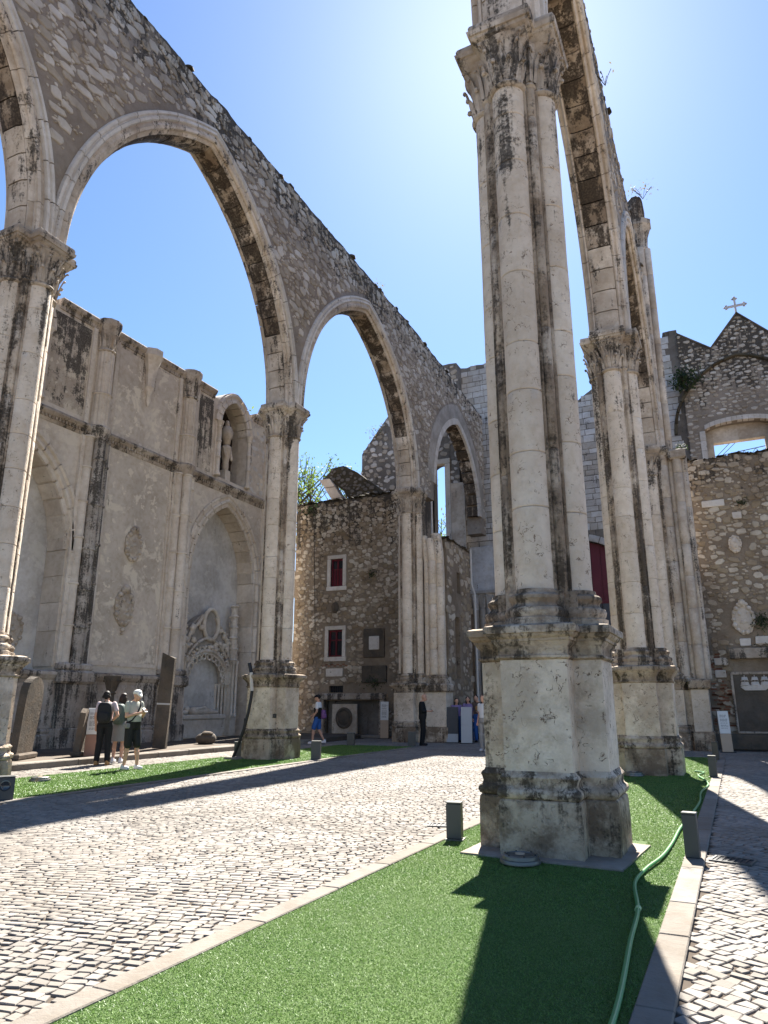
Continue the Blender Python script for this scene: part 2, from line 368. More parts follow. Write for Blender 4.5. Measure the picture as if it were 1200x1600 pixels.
def ashlar(parent, fr, u0, u1, v0, v1, inside, hr, lr, mat, nparts=150, gap=.012, h=(.012, .03), name='ashlar_block'):
    v = v0; items = []
    while v < v1:
        hh = random.uniform(*hr); u = u0-random.uniform(0, lr[1])
        while u < u1:
            l = random.uniform(*lr); cu, cv = u+l/2, v+hh/2
            if inside(cu, cv, l/2, hh/2): items.append((cu, cv, l/2-gap, hh/2-gap, random.uniform(*h), random.uniform(-.01, .01), 1))
            u += l
        v += hh
    place(parent, fr, items, mat, nparts, 'block', name, 'small_ashlar')

# ------------------------------------------------------------ ground
PLAZA = (-9.78, -3.12, 1.4, 31.5); PATH = (-.41, 4.6, 1.6, 25.3); STRIP = (-14.22, -12.78, 4.0, 28.5)
gr = MB(); gr.add([(-900, -900, -.06), (900, -900, -.06), (900, 900, -.06), (-900, 900, -.06)], [(0, 1, 2, 3)])
tag(gr.build('ground', 'far_ground'), 'bare brown ground stretching out beyond the ruined church', 'ground', kind='structure')
bed = MB(); bed.add([(-19, -8, -.011), (9, -8, -.011), (9, 45, -.011), (-19, 45, -.011)], [(0, 1, 2, 3)])
tag(bed.build('soil_bed', 'joint_soil'), 'dark soil that fills the joints between the cobbles', 'ground', kind='structure')
def cobble_field(name, label, inside, box, ang, cx, cy, px, py, nparts, key, gp=.0045):
    root = thing(name, (cx, cy, 0), label, 'pavement'); root['kind'] = 'structure'
    ca, sa = math.cos(ang), math.sin(ang); rad = max(box[1]-box[0], box[3]-box[2])*.8
    mx, my = (box[0]+box[1])/2, (box[2]+box[3])/2; pts = []
    nr = int(rad/py)
    for j in range(-nr, nr):
        s = -rad+random.uniform(0, px)
        while s < rad:
            l = px*random.uniform(.72, 1.3); c = s+l/2; s += l
            w = .16*nz(c*.35, j*py*.35, 3)+.035*nz(c*1.6, j*py*1.2, 9)
            t = j*py+w; x = mx+ca*c-sa*t; y = my+sa*c+ca*t
            if box[0] < x < box[1] and box[2] < y < box[3] and inside(x, y): pts.append((x, y, l))
    P = np.array(pts); n = len(P)
    g = gp+.006*rng.random(n); hl = P[:, 2]/2-g; hb = (py/2-g)*(1+.12*rng.standard_normal(n)).clip(.7, 1.12)
    cs = np.array([(-1, -1), (1, -1), (1, 1), (-1, 1)], float)
    top = np.stack([cs[None, :, 0]*hl[:, None], cs[None, :, 1]*hb[:, None]], -1)+rng.normal(0, .0082, (n, 4, 2))
    ra = ang+rng.normal(0, .07, n)+np.array([.25*nz(x*.3, y*.3, 5) for x, y, _ in pts]); c2, s2 = np.cos(ra)[:, None], np.sin(ra)[:, None]
    def rotp(q): return np.stack([q[..., 0]*c2-q[..., 1]*s2, q[..., 0]*s2+q[..., 1]*c2], -1)
    bot = top*1.06; mid = top*1.0; tp = top*.91
    zt = np.array([.005*nz(x*.7, y*.7, 1) for x, y, _ in pts])[:, None]+rng.normal(0, .0011, (n, 1))+rng.normal(0, .0007, (n, 4))
    V = np.zeros((n, 12, 3)); c0 = P[:, None, :2]
    V[:, 0:4, :2] = rotp(bot); V[:, 0:4, 2] = -.03
    V[:, 4:8, :2] = rotp(mid); V[:, 4:8, 2] = zt-.004
    V[:, 8:12, :2] = rotp(tp); V[:, 8:12, 2] = zt
    f = np.array([(0, 1, 5, 4), (1, 2, 6, 5), (2, 3, 7, 6), (3, 0, 4, 7), (4, 5, 9, 8), (5, 6, 10, 9), (6, 7, 11, 10), (7, 4, 8, 11), (8, 9, 10, 11)])
    order = np.argsort([key(x, y) for x, y, _ in pts]); big = order[:nparts]; rest = order[nparts:]
    for i in big:
        me = bpy.data.meshes.new('cobble'); me.from_pydata(V[i].tolist(), [], f.tolist()); me.materials.append(M['cobble_stone'])
        o = bpy.data.objects.new('cobble', me); C.objects.link(o); o.parent = root; o.location = (P[i, 0]-cx, P[i, 1]-cy, 0)
    VV = V[rest]; VV[:, :, :2] += (c0[rest]-np.array([cx, cy])); m = len(rest)
    F = (f[None]+12*np.arange(m)[:, None, None]).reshape(-1, 4)
    npmesh('cobbles', VV.reshape(-1, 3), F, 'cobble_stone', root, 'stuff')
    return root
def in_frame(x, y):      # rough view test, for choosing the cobbles that show largest
    d = x*math.cos(R(25.6))+y*math.sin(R(25.6)); w = -x*math.sin(R(25.6))+y*math.cos(R(25.6))
    return (x*x+y*y)+(0 if abs(d) < w*.60 and w > 3.05 else 1000)
cobble_field('cobbled_plaza', 'pale irregular cobbles paving the sunlit nave between the two lawns', lambda x, y: True, PLAZA, R(14), -6.5, 12, .096, .08, 300, in_frame)
cobble_field('cobbled_path', 'pale square cobbles of the narrow path right of the lawn', lambda x, y: True, PATH, R(-33), 1.5, 12, .098, .088, 300, in_frame, .003)
cobble_field('cobbled_strip', 'narrow strip of pale cobbles between left lawn and stone step', lambda x, y: (x < -12.78 and y < 23.4) or y > 23.4, (-14.22, -9.78, 4.0, 28.6), R(8), -13.5, 15, .11, .09, 120, in_frame)
cobble_field('cobbled_crossing', 'shaded cobbles between the pillars at the far end of the lawn', lambda x, y: True, (-3.12, -.41, 22.0, 31.5), R(-10), -1.8, 25, .13, .11, 0, in_frame)

def kerb(label, x0, x1, y0, y1, z=.02):
    root = thing('kerb', ((x0+x1)/2, y0, 0), label, 'kerb'); y = y0
    while y < y1:
        l = random.uniform(.8, 1.3); e = min(y+l, y1)
        MB().box(x0, x1, y+.004, e-.004, -.05, z+random.uniform(-.003, .003), .007).build('kerb_stone', 'kerb_stone', root, None, True); y = e
kerb('long pale stone kerb between cobbled nave and near lawn', -3.11, -2.95, 1.0, 22.0)
kerb('pale stone kerb between near lawn and right hand path', -.60, -.42, 1.0, 22.0)
kerb('pale stone kerb along the nave side of the left lawn', -9.95, -9.79, 2.0, 23.2)
def turf(name, label, x0, x1, y0, y1, holes, dens, w=.0042):
    root = thing(name, ((x0+x1)/2, y0, 0), label, 'lawn'); root['kind'] = 'structure'
    MB().add([(x0, y0, .006), (x1, y0, .006), (x1, y1, .006), (x0, y1, .006)], [(0, 1, 2, 3)]).build('turf_mat', 'turf_mat', root, None, True)
    Vs = []
    for (ya, yb, dn, ww, hh) in dens:
        n = int((x1-x0)*(yb-ya)*dn); p = np.stack([rng.uniform(x0, x1, n), rng.uniform(ya, yb, n)], -1)
        keep = np.ones(n, bool)
        for h in holes: keep &= ~((p[:, 0] > h[0]) & (p[:, 0] < h[1]) & (p[:, 1] > h[2]) & (p[:, 1] < h[3]))
        p = p[keep]; n = len(p); a = rng.uniform(0, 2*np.pi, n); L = hh*rng.uniform(.6, 1.2, n); b = rng.uniform(0, 2*np.pi, n); tl = L*rng.uniform(.3, 1.5, n)
        V = np.zeros((n, 3, 3)); V[:, 0, 0] = p[:, 0]-ww*np.cos(a); V[:, 0, 1] = p[:, 1]-ww*np.sin(a); V[:, 1, 0] = p[:, 0]+ww*np.cos(a); V[:, 1, 1] = p[:, 1]+ww*np.sin(a)
        V[:, :2, 2] = .004; V[:, 2, 0] = p[:, 0]+tl*np.cos(b); V[:, 2, 1] = p[:, 1]+tl*np.sin(b); V[:, 2, 2] = L; Vs.append(V)
    V = np.concatenate(Vs)-np.array([(x0+x1)/2, y0, 0]); F = np.arange(len(V)*3).reshape(-1, 3)
    npmesh('turf_blades', V.reshape(-1, 3), F, 'turf_blade', root, 'stuff')
turf('lawn', 'strip of green artificial turf around the near pillar', -2.95, -.60, 1.0, 22.0, [(-2.42, -1.0, 7.2, 8.5)], [(1.8, 5.5, 30000, .0028, .013), (5.5, 9.5, 14000, .004, .015), (9.5, 22, 3500, .007, .018)])
turf('lawn', 'strip of green turf on the left by the three visitors', -12.78, -9.95, 4.0, 23.2, [], [(6, 16, 2300, .008, .024), (16, 23.2, 1100, .01, .024)])
tag(MB().add([(-2.56, 7.04, .0), (-1.04, 6.92, .0), (-.94, 8.2, .0), (-2.5, 8.5, .0), (-2.56, 7.04, .024), (-1.04, 6.92, .024), (-.94, 8.2, .024), (-2.5, 8.5, .024)],
    [(4, 5, 6, 7), (0, 1, 5, 4), (1, 2, 6, 5), (2, 3, 7, 6), (3, 0, 4, 7)]).build('pad_slab', 'pad_stone'), 'thin pale stone pad under the near pillar, set in the turf', 'slab')
# raised floor of the left aisle with its stone edge
pl = thing('aisle_platform', (-16.5, 15, 0), 'low raised stone floor along the foot of the left wall', 'platform'); pl['kind'] = 'structure'
MB().box(-19.0, -14.62, 2, 29, -.05, .128).build('paving', 'dark_slab', pl, None, True)
y = 2.0
while y < 24.5:
    l = random.uniform(.9, 1.7); MB().box(-14.62, -14.24+random.uniform(-.01, .01), y+.006, y+l-.006, -.03, .14+random.uniform(-.006, .006), .018).jitter(.008, 2, y).build('step_stone', 'kerb_stone', pl, None, True); y += l

# ------------------------------------------------------------ pillars
def cross_ring(e, w, z, n=3):
    cs = [(w, -e), (w, -w), (e, -w), (e, w), (w, w), (w, e), (-w, e), (-w, w), (-e, w), (-e, -w), (-w, -w), (-w, -e)]; out = []
    for i, a in enumerate(cs):
        b = cs[(i+1) % 12]
        for k in range(n): out.append((a[0]+(b[0]-a[0])*k/n, a[1]+(b[1]-a[1])*k/n, z))
    return out
def cross_loft(prof, e, w, amp=.006, n=4, seed=0.0):
    return MB().loft([cross_ring(e+o, w+o, z, n) for z, o in prof]).jitter(amp, 5, seed)
COLS = [(.33, 0), (-.33, 0), (0, .33), (0, -.33)]
def leaves(mb, cx, cy, z0, z1, r0, r1, n, ph, wd):
    for k in range(n):
        a = ph+2*math.pi*k/n; ca, sa = math.cos(a), math.sin(a); rows = []
        for t, bulge, ww in ((0, 0, .9), (.35, .012, 1.0), (.65, .02, .85), (.88, .04, .6), (1.0, .062, .42), (.95, .078, .2)):
            r = r0+(r1-r0)*t+bulge+.012; z = z0+(z1-z0)*t; q = wd*ww
            rows.append([(cx+ca*(r-.01)-sa*s*q, cy+sa*(r-.01)+ca*s*q, z) if s else (cx+ca*(r+.018), cy+sa*(r+.018), z) for s in (-1, -.5, 0, .5, 1)])
        base = [p for r_ in rows for p in r_]; f = []
        for i in range(5):
            for j in range(4): q = i*5+j; f.append((q, q+1, q+6, q+5))
        mb.add(base, f); mb.ball((cx+ca*(r1+.075), cy+sa*(r1+.075), z1-.012), wd*.5, n=6, m=4)
def make_pillar():
    root = thing('stone_pillar', (0, 0, 0), 'x', 'pillar', 'clustered pillars of the nave')
    e, w = .62, .335
    cross_loft([(0, .055), (.04, .06), (.25, .062), (.46, .058), (.5, .05), (.515, .035)], e, w, .008, 5).build('plinth', 'limestone_plinth', root, 30)
    cross_loft([(.515, .03), (.535, .055), (.57, .068), (.605, .055), (.62, .03), (.65, .022), (.69, .03), (.715, .042), (.735, .03), (.75, .012), (.77, .004)], e, w, .006, 5, 3).build('base_moulding', 'limestone_worn_groove_shade', root, 50)
    cross_loft([(.77, 0)]+[(.77+1.06*i/6, .0) for i in range(1, 6)]+[(1.83, 0)], e, w, .006, 5, 6).build('dado', 'limestone_panel', root, 30)
    cross_loft([(1.83, .006), (1.85, .03), (1.87, .03), (1.875, .012), (1.96, .016), (1.985, .04), (2.01, .045), (2.012, .06), (2.04, .065), (2.045, .08), (2.075, .105), (2.085, .105), (2.09, .125), (2.13, .13), (2.16, .122), (2.18, .07)], e, w, .009, 6, 9).build('cornice', 'limestone_worn_groove_shade', root, 45)
    b = MB()
    for cx, cy in COLS: b.lathe([(.33, 2.17), (.335, 2.25), (.30, 2.262), (.315, 2.29), (.325, 2.325), (.31, 2.36), (.272, 2.375), (.255, 2.405), (.262, 2.43), (.285, 2.455), (.285, 2.485), (.262, 2.505), (.235, 2.515), (.225, 2.56)], cx*1.03, cy*1.03, 28)
    b.add(*zip_ring([cross_ring(.42, .30, z, 1) for z in (2.16, 2.26, 2.54)])); b.jitter(.007, 6, 2)
    b.build('column_base', 'limestone_worn_groove_shade', root, 40)
    MB().loft([cross_ring(.36, .235, z, 1) for z in (2.5, 9.1)]).build('core', 'limestone_worn_groove_shade', root)  # grime plus painted shade: dark stone deepens the grooves between columns
    for ci, (cx, cy) in enumerate(COLS):
        z = 2.545
        while z < 9.0:
            h = random.uniform(.55, .95); z2 = z+h if z+h < 8.6 else 9.02; r = .205
            m = MB().lathe([(r-.009, z+.002), (r, z+.012)]+[(r+random.uniform(-.002, .002), z+(z2-z)*k/4) for k in (1, 2, 3)]+[(r, z2-.012), (r-.009, z2-.002)], cx, cy, 30); m.jitter(.0035, 4, ci*3.3)
            m.build('drum', 'limestone', root, 40); z = z2
    for sx in (-1, 1):
        for sy in (-1, 1):
            z = 2.5
            while z < 9.1:
                z2 = min(z+random.uniform(1.1, 1.9), 9.12); MB().lathe([(.062, z+.003), (.066, z+.012), (.066, z2-.012), (.062, z2-.003)], sx*.268, sy*.268, 14).build('slender_shaft', 'limestone_worn_groove_shade', root, 40); z = z2  # stained stone, darkened to paint shade into the grooves
    bell = MB(); lf = MB()
    for cx, cy in COLS:
        bell.lathe([(.21, 9.0), (.238, 9.02), (.25, 9.045), (.238, 9.07), (.205, 9.08), (.212, 9.3), (.235, 9.5), (.28, 9.66), (.33, 9.74)], cx*1.02, cy*1.02, 28)
        leaves(lf, cx*1.02, cy*1.02, 9.09, 9.38, .205, .23, 9, .2, .07); leaves(lf, cx*1.02, cy*1.02, 9.16, 9.62, .208, .262, 9, .55, .06); leaves(lf, cx*1.02, cy*1.02, 9.5, 9.74, .235, .31, 4, math.pi/4, .045)
    for sx in (-1, 1):
        for sy in (-1, 1): bell.lathe([(.06, 9.06), (.085, 9.09), (.06, 9.12), (.07, 9.4), (.12, 9.72)], sx*.275, sy*.275, 14); leaves(lf, sx*.275, sy*.275, 9.14, 9.6, .06, .09, 5, 0, .045)
    cp = bell.jitter(.004, 9, 1).build('capital', 'limestone_capital', root, 45); lf.jitter(.006, 12, 5).build('carved_leaves', 'limestone_capital', cp, 40)
    cross_loft([(9.72, -.02), (9.76, .02), (9.80, .03), (9.83, .075), (9.87, .085), (9.875, .11), (9.94, .125), (9.955, .10), (10.0, .105), (10.05, .09)], .56, .30, .006, 4, 12).build('abacus', 'limestone_capital', root, 40)
    return root
def zip_ring(rings):
    m = MB().loft(rings); return m.v, m.f
pil = make_pillar()
PILL = [(-1.79, 7.8, 'tall clustered limestone pillar standing nearest on the turf, beside the green hose'),
        (-1.79, 16.65, 'clustered limestone pillar directly behind the near pillar on the right hand lawn'),
        (-1.79, 25.5, 'clustered limestone pier beside the rubble wall with the ship relief'),
        (-11.42, 7.95, 'clustered limestone pillar cut by the left edge, with sunlit white shafts'),
        (-11.42, 16.8, 'clustered limestone pillar on the left lawn with a black curved bar against it'),
        (-11.42, 26.35, 'clustered limestone pillar behind the bald man dressed in black')]
for i, (x, y, l) in enumerate(PILL):
    o = pil if i == 0 else copy_tree(pil)
    o.location = (x, y, 0); o['label'] = l
    if i: o.rotation_euler = (0, 0, (i % 4)*math.pi/2)

# ------------------------------------------------------------ the two nave arcades
T = .80
SOFF = [(-T/2-.27, .30), (-T/2-.27, .04), (-T/2-.23, .03), (-T/2-.19, -.005), (-T/2-.12, -.015), (-T/2+.12, -.015), (-T/2+.19, -.005), (-T/2+.23, .03), (-T/2+.27, .04), (-T/2+.27, .30)]
MOULD = [(-.135, .30), (-.135, .07), (-.11, .04), (-.08, .04), (-.06, .08), (-.035, .13), (.01, .115), (.05, .14), (.065, .2), (.03, .26), (.03, .31)]
HOOD = [(-.05, .30), (.045, .30), (.085, .33), (.085, .39), (.045, .41), (.04, .43), (.075, .46), (.07, .52), (.03, .545), (-.05, .55)]
def back(p): return [(-T-d, r) for d, r in p]
def arcade(name, label, X, sg, arches, y0, y1, ragged, near_u, nst, npts, back_st):
    fr = FX(X, sg); root = thing(name, (X, (y0+y1)/2, 10), label, 'wall'); ops = []
    for (c, a, h, z0, kind) in arches: ops.append((c-a-.3, c+a+.3, lambda u: -1, (lambda c, a, h, z0: lambda u: arch_z(u, c, a, h, z0, .3))(c, a, h, z0), 28))
    top = lambda u: ragged(u)+.10*nz(u*1.3, X)+.06*nz(u*4.1, X, 7)
    wall(fr, lin(y0, y1, int((y1-y0)/.35)), T, lambda u: 10.05, top, ops).build('masonry_core', 'mortar', root, None, True)
    for (c, a, h, z0, kind) in arches:
        sub = lambda fn: fn()
        if kind == 0:
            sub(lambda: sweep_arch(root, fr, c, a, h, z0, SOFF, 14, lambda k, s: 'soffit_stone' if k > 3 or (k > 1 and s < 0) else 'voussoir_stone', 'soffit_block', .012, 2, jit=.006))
            sub(lambda: sweep_arch(root, fr, c, a, h, z0, MOULD, 12, 'voussoir_stone', 'voussoir', .006, 2, jit=.002))
            sub(lambda: sweep_arch(root, fr, c, a, h, z0, back(MOULD), 12, 'voussoir_stone', 'voussoir', .006, 2, jit=.002))
            sub(lambda: sweep_arch(root, fr, c, a, h, z0, HOOD, 10, 'hood_stone', 'hood_stone', .008, 3))
            sub(lambda: sweep_arch(root, fr, c, a, h, z0, back(HOOD), 10, 'hood_stone', 'hood_stone', .008, 3))
        else:
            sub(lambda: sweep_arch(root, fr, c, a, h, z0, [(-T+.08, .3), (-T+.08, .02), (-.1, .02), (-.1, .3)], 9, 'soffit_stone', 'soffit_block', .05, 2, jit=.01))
            sub(lambda: sweep_arch(root, fr, c, a, h, z0, [(-.1, .3), (-.1, 0), (.02, 0), (.025, .3)], 16, 'hood_stone', 'voussoir', .014, 1))
            sub(lambda: sweep_arch(root, fr, c, a, h, z0, [(-.05, .3), (.02, .3), (.012, 1.0), (-.05, 1.0)], 1, 'plaster_grey', 'plaster_band', 0, 16))
    def dens(u, v):
        if v > top(u)-.12 or v < 10.2: return 0
        for (c, a, h, z0, kind) in arches:
            if abs(u-c) < a+.7 and v < arch_z(u, c, a, h, z0, .72 if kind == 0 else 1.15) and v > 10: return 0
        k = .3+.8*min(1, max(0, (v-12.2)/2.6))
        return max(.06, min(1, k+.8*nz(u*.45, v*.6, 2)))
    rubble(root, fr, y0, y1, 10.2, 17.5, dens, nst, .03, .19, 'rubble_pale', npts, (1.0, 2.4), (.012, .035), 3.0, .66, near_u)
    if back_st: rubble(root, FX(X-sg*T, -sg), y0, y1, 10.2, 17.5, dens, back_st, .06, .25, 'rubble_pale', 0, (1, 2), (.008, .022))
    cp = MB()
    for i in range(int((y1-y0)*7)):
        u = random.uniform(y0, y1); s = random.uniform(.05, .13); q, f = variants('rubble')[random.randrange(12)]
        p = fr.P(u, top(u)+random.uniform(-.06, .02), -random.uniform(0, T)); cp.add([(p[0]+a_*s, p[1]+b_*s*1.3, p[2]+c_*s*.5) for a_, b_, c_ in q], f)
    cp.build('ragged_capping', 'moss_stone', root, None, True, 'stuff')
    return root
ragL = lambda u: 17.45 if u < 26 else 17.45-.06*(u-26)
arcade('arcade_wall', 'long ruined arcade wall with pointed arches descending along the left of the nave', -11.02, 1,
       [(3.5, 3.95, 5.85, 10.05, 0), (12.37, 3.95, 5.85, 10.05, 0), (21.57, 4.25, 5.75, 10.05, 0), (31.5, 3.1, 4.0, 10.9, 1)], -1.2, 35.6, ragL, 9, 9000, 290, 500)
arcade('arcade_wall', 'ruined arcade wall rising above the near pillar, seen edge on against the glare', -1.37, 1,
       [(3.37, 3.95, 5.85, 10.05, 0), (12.22, 3.95, 5.85, 10.05, 0), (21.07, 3.95, 5.85, 10.05, 0)], -1.2, 25.9, lambda u: 17.3, 14, 900, 60, 300)
# short wall below the third arch, capped with moss, and the stump of a broken pier
sw = thing('screen_wall', (-10.15, 30, 0), 'low rubble wall with a mossy sloping top behind the two leaning panels', 'wall'); fr = FX(-10.05)
stop = lambda u: 8.0-.05*(u-27)/3+.12*nz(u*2)
wall(fr, lin(26.9, 29.8, 10), .6, lambda u: 0, stop, [(28.1, 28.5, lambda u: 5.9, lambda u: 6.8, 2), (27.75, 28.3, lambda u: 2.4, lambda u: 4.9, 2)]).build('masonry_core', 'mortar_ochre', sw, None, True)
rubble(sw, fr, 26.9, 29.75, .2, 8.0, lambda u, v: 0 if v > stop(u)-.1 or (27.6 < u < 28.6 and 2.2 < v < 7) else .35+.5*nz(u, v), 700, .05, .22, 'rubble_ochre', 60)
c_ = MB()
for i in range(60):
    u = random.uniform(26.9, 29.8); q, f = variants('rubble')[i % 12]; s = random.uniform(.07, .16); c_.add([(-10.05-random.uniform(-.04, .6)+a*s, u+b*s*1.4, stop(u)+.02+z*s*.5) for a, b, z in q], f)
c_.build('mossy_capping', 'moss_stone', sw, None, True, 'stuff')
bp = thing('broken_pier', (-10.5, 26.7, 0), 'stump of a broken clustered pier, dark at its top, beside the bald man', 'pier')
MB().box(-11.0, -9.88, 26.15, 27.0, 0, .56, .02).build('plinth', 'limestone_plinth', bp, None, True)
MB().box(-10.95, -9.95, 26.22, 27.0, .56, 1.85, .02).build('dado', 'limestone', bp, None, True); MB().box(-11.0, -9.84, 26.1, 27.0, 1.85, 2.16, .05).build('cornice', 'limestone_worn_groove_shade', bp, None, True)
for k, (x, y, r, top_) in enumerate(((-10.75, 26.5, .13, 8.1), (-10.48, 26.42, .17, 7.95), (-10.2, 26.5, .16, 8.05), (-10.32, 26.75, .22, 8.2))):
    MB().lathe([(r*1.5, 2.14), (r*1.5, 2.26), (r*1.15, 2.36), (r*1.3, 2.42), (r, 2.5)], x, y, 18).build('column_base', 'limestone_worn_groove_shade', bp, 40, True)
    z = 2.5
    while z < top_-.1:
        z2 = min(z+random.uniform(.8, 1.2), top_); dx = .12*max(0, (z2-7.2)); dx0 = .12*max(0, (z-7.2))
        MB().loft([[(x-d+r*rr*math.cos(a*math.pi/9), y+r*rr*math.sin(a*math.pi/9), zz) for a in range(18)] for rr, zz, d in ((.95, z+.003, dx0), (1, z+.015, dx0), (1, z2-.015, dx), (.95, z2-.003, dx))]).build('drum', 'limestone', bp, 40, True); z = z2
# the tall crossing shaft on the right with its broken springer
ts = thing('crossing_shaft', (-1.2, 25.6, 0), 'tall slender shaft with capital and broken block on top, right of the arches', 'pier')
MB().box(-1.3, -.70, 24.95, 26.0, 0, .56, .02).build('plinth', 'limestone_plinth', ts, None, True); MB().box(-1.25, -.75, 25.0, 26.0, .56, 1.85, .02).build('dado', 'limestone', ts, None, True)
MB().box(-1.3, -.66, 24.9, 26.0, 1.85, 2.16, .05).build('cornice', 'limestone_worn_groove_shade', ts, None, True)
for k, (x, y, r, top_) in enumerate(((-1.38, 25.35, .17, 18.1), (-1.12, 25.5, .13, 18.1), (-.92, 25.3, .15, 9.6), (-.72, 25.45, .13, 9.6), (-1.3, 25.75, .2, 18.1), (-.9, 25.75, .2, 9.6))):
    z = 2.16
    while z < top_-.1:
        z2 = min(z+random.uniform(1.0, 1.5), top_); MB().lathe([(r*.96, z+.004), (r, z+.016), (r, z2-.016), (r*.96, z2-.004)], x, y, 16).build('drum', 'voussoir_stone', ts, 40, True); z = z2
MB().box(-1.16, -.6, 25.1, 25.95, 9.55, 9.9, .05).build('capital', 'limestone_capital', ts, None, True)
MB().lathe([(.26, 18.05), (.28, 18.15), (.25, 18.2), (.3, 18.7), (.42, 19.05), (.46, 19.1), (.46, 19.3)], -1.32, 25.55, 8, a0=.4).jitter(.02, 3).build('capital', 'limestone_capital', ts, 30, True)
MB().lathe([(.3, 19.3), (.33, 19.8), (.31, 20.3), (.22, 20.45)], -1.38, 25.55, 8, a0=.3).jitter(.03, 3).build('broken_springer', 'soffit_stone', ts, 30, True)

# ------------------------------------------------------------ left aisle wall
W = -18.6; KS = 18.6/19.0
AY = lambda y: y*KS
AZ = lambda z: 1.4+(z-1.4)*KS
fr = FX(W); aw = thing('aisle_wall', (W, 16, 0), 'tall plastered side wall with pilasters, blind arches and carved niches on the left', 'wall')
AR = [(AY(13.3), 2.5, 3.45, 6.1, 'L'), (AY(23.9), 2.1, 3.1, 6.5, 'R')]
NI = [(AY(13.0), 1.02, 1.35, AZ(13.3)), (AY(24.0), 1.02, 1.35, AZ(13.3))]
zs, zc = AZ(10.5), AZ(14.45)
ops = [(c-a, c+a, lambda u: .1, (lambda c, a, h, z0: lambda u: arch_z(u, c, a, h, z0))(c, a, h, z0), 20) for c, a, h, z0, _ in AR]
ops += [(c-a, c+a, lambda u: zs+.35, (lambda c, a, h, z0: lambda u: arch_z(u, c, a, h, z0))(c, a, h, z0), 12) for c, a, h, z0 in NI]
def wtop(u):
    t = zc-.1
    for c, a, h, z0 in NI:
        if abs(u-c) < a+.38: t = max(t, arch_z(u, c, a, h, z0, .36))
    return t
us = lin(3, 28.2, 60)+[c+s*(a+.38)*k/8 for c, a, h, z0 in NI for s in (-1, 1) for k in range(9)]
wall(fr, us, .85, lambda u: .1, wtop, ops).build('plaster_face', 'plaster', aw, None, True)
for c, a, h, z0, tg in AR:      # recessed backs of the blind arches, reveals and archivolts
    wall(fr, lin(c-a-.1, c+a+.1, 4), .3, lambda u: .1, lambda u: z0+h+.3, d0=-.852).build('chapel_back', 'plaster_pale', aw, None, True)
    sweep_arch(aw, fr, c, a, h, z0, [(-.84, .06), (-.84, -.05), (-.12, -.05), (-.06, -.10), (.02, -.09), (.02, .06)], 8, 'limestone_aisle', 'voussoir', .03, 3)
    sweep_arch(aw, fr, c, a, h, z0, [(-.05, .06), (.05, .06), (.10, .10), (.10, .17), (.03, .2), (.03, .3), (.09, .34), (.09, .42), (-.05, .44)], 7, 'limestone_aisle', 'archivolt_stone', .02, 3)
    for s in (-1, 1):
        z = 2.5
        while z < z0-.05:
            z2 = min(z+random.uniform(.8, 1.2), z0)
            e = c+s*a
            MB().box(W-.84, W+.02, min(e-s*.05, e+s*.06), max(e-s*.05, e+s*.06), z+.005, z2-.005, .008).build('jamb_stone', 'limestone_aisle', aw, None, True)
            MB().lathe([(.11, z+.03), (.11, z2-.06), (.135, z2-.05), (.135, z2-.01)], W+.03, e+s*.2, 14).build('jamb_shaft', 'limestone_aisle', aw, 40, True); z = z2
for i, (c, a, h, z0) in enumerate(NI):
    wall(fr, lin(c-a-.1, c+a+.1, 4), .3, lambda u: zs+.2, lambda u: z0+h+.1, d0=-.852).build('niche_back', 'niche_shade_stone', aw, None, True)  # back wall coloured nearly black to imitate the recess in shade
    sweep_arch(aw, fr, c, a, h, z0, [(-.5, .04), (-.5, -.06), (-.05, -.06), (.02, -.12), (.10, -.1), (.10, .02), (.06, .05), (.06, .16), (.12, .2), (.12, .3), (-.6, .37), (-.6, .1)], 5, 'limestone_aisle', 'voussoir', .03, 3)
    for s in (-1, 1):
        z = zs+.35; e = c+s*a
        MB().box(W-.5, W+.05, min(e-s*.02, e+s*.22), max(e-s*.02, e+s*.22), zs+.3, z0, .01).build('niche_jamb', 'limestone_aisle', aw, None, True)
        MB().lathe([(.1, zs+.3), (.14, zs+.33), (.14, zs+.42), (.09, zs+.5), (.09, zs+1.1), (.115, zs+1.12), (.115, zs+1.17), (.09, zs+1.2), (.09, zs+1.8), (.115, zs+1.82), (.115, zs+1.87), (.09, zs+1.9), (.09, z0-.3), (.13, z0-.25), (.11, z0-.2), (.16, z0-.08), (.18, z0)], W+.1, e+s*.03, 14).build('niche_colonnette', 'limestone_aisle', aw, 40, True)
    b = MB()
    for k in range(90):
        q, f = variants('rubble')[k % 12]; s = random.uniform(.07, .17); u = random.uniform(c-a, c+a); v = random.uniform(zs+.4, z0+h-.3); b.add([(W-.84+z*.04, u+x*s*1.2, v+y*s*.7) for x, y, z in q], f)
    b.build('niche_rubble', 'niche_shade_stone', aw, None, True, 'stuff')  # rubble takes the same painted shade as the niche back
def band(name, prof, u0, u1, mat, gaps=(), jit=.01):
    u = u0
    while u < u1:
        l = random.uniform(1.2, 2.0); e = min(u+l, u1)
        if not any(g0 < (u+e)/2 < g1 for g0, g1 in gaps):
            MB().loft([[fr.P(q, z, d) for d, z in prof] for q in (u+.004, e-.004)]).jitter(jit, 2, u).build(name, mat, aw, None, True)
        u = e
g = [(c-a-.36, c+a+.36) for c, a, h, z0 in NI]
band('string_course', [(-.1, zs-.28), (.02, zs-.28), (.05, zs-.2), (.05, zs-.1), (.14, zs-.06), (.20, zs+.02), (.20, zs+.08), (.10, zs+.16), (-.1, zs+.16)], 3, 28.2, 'limestone_dado')
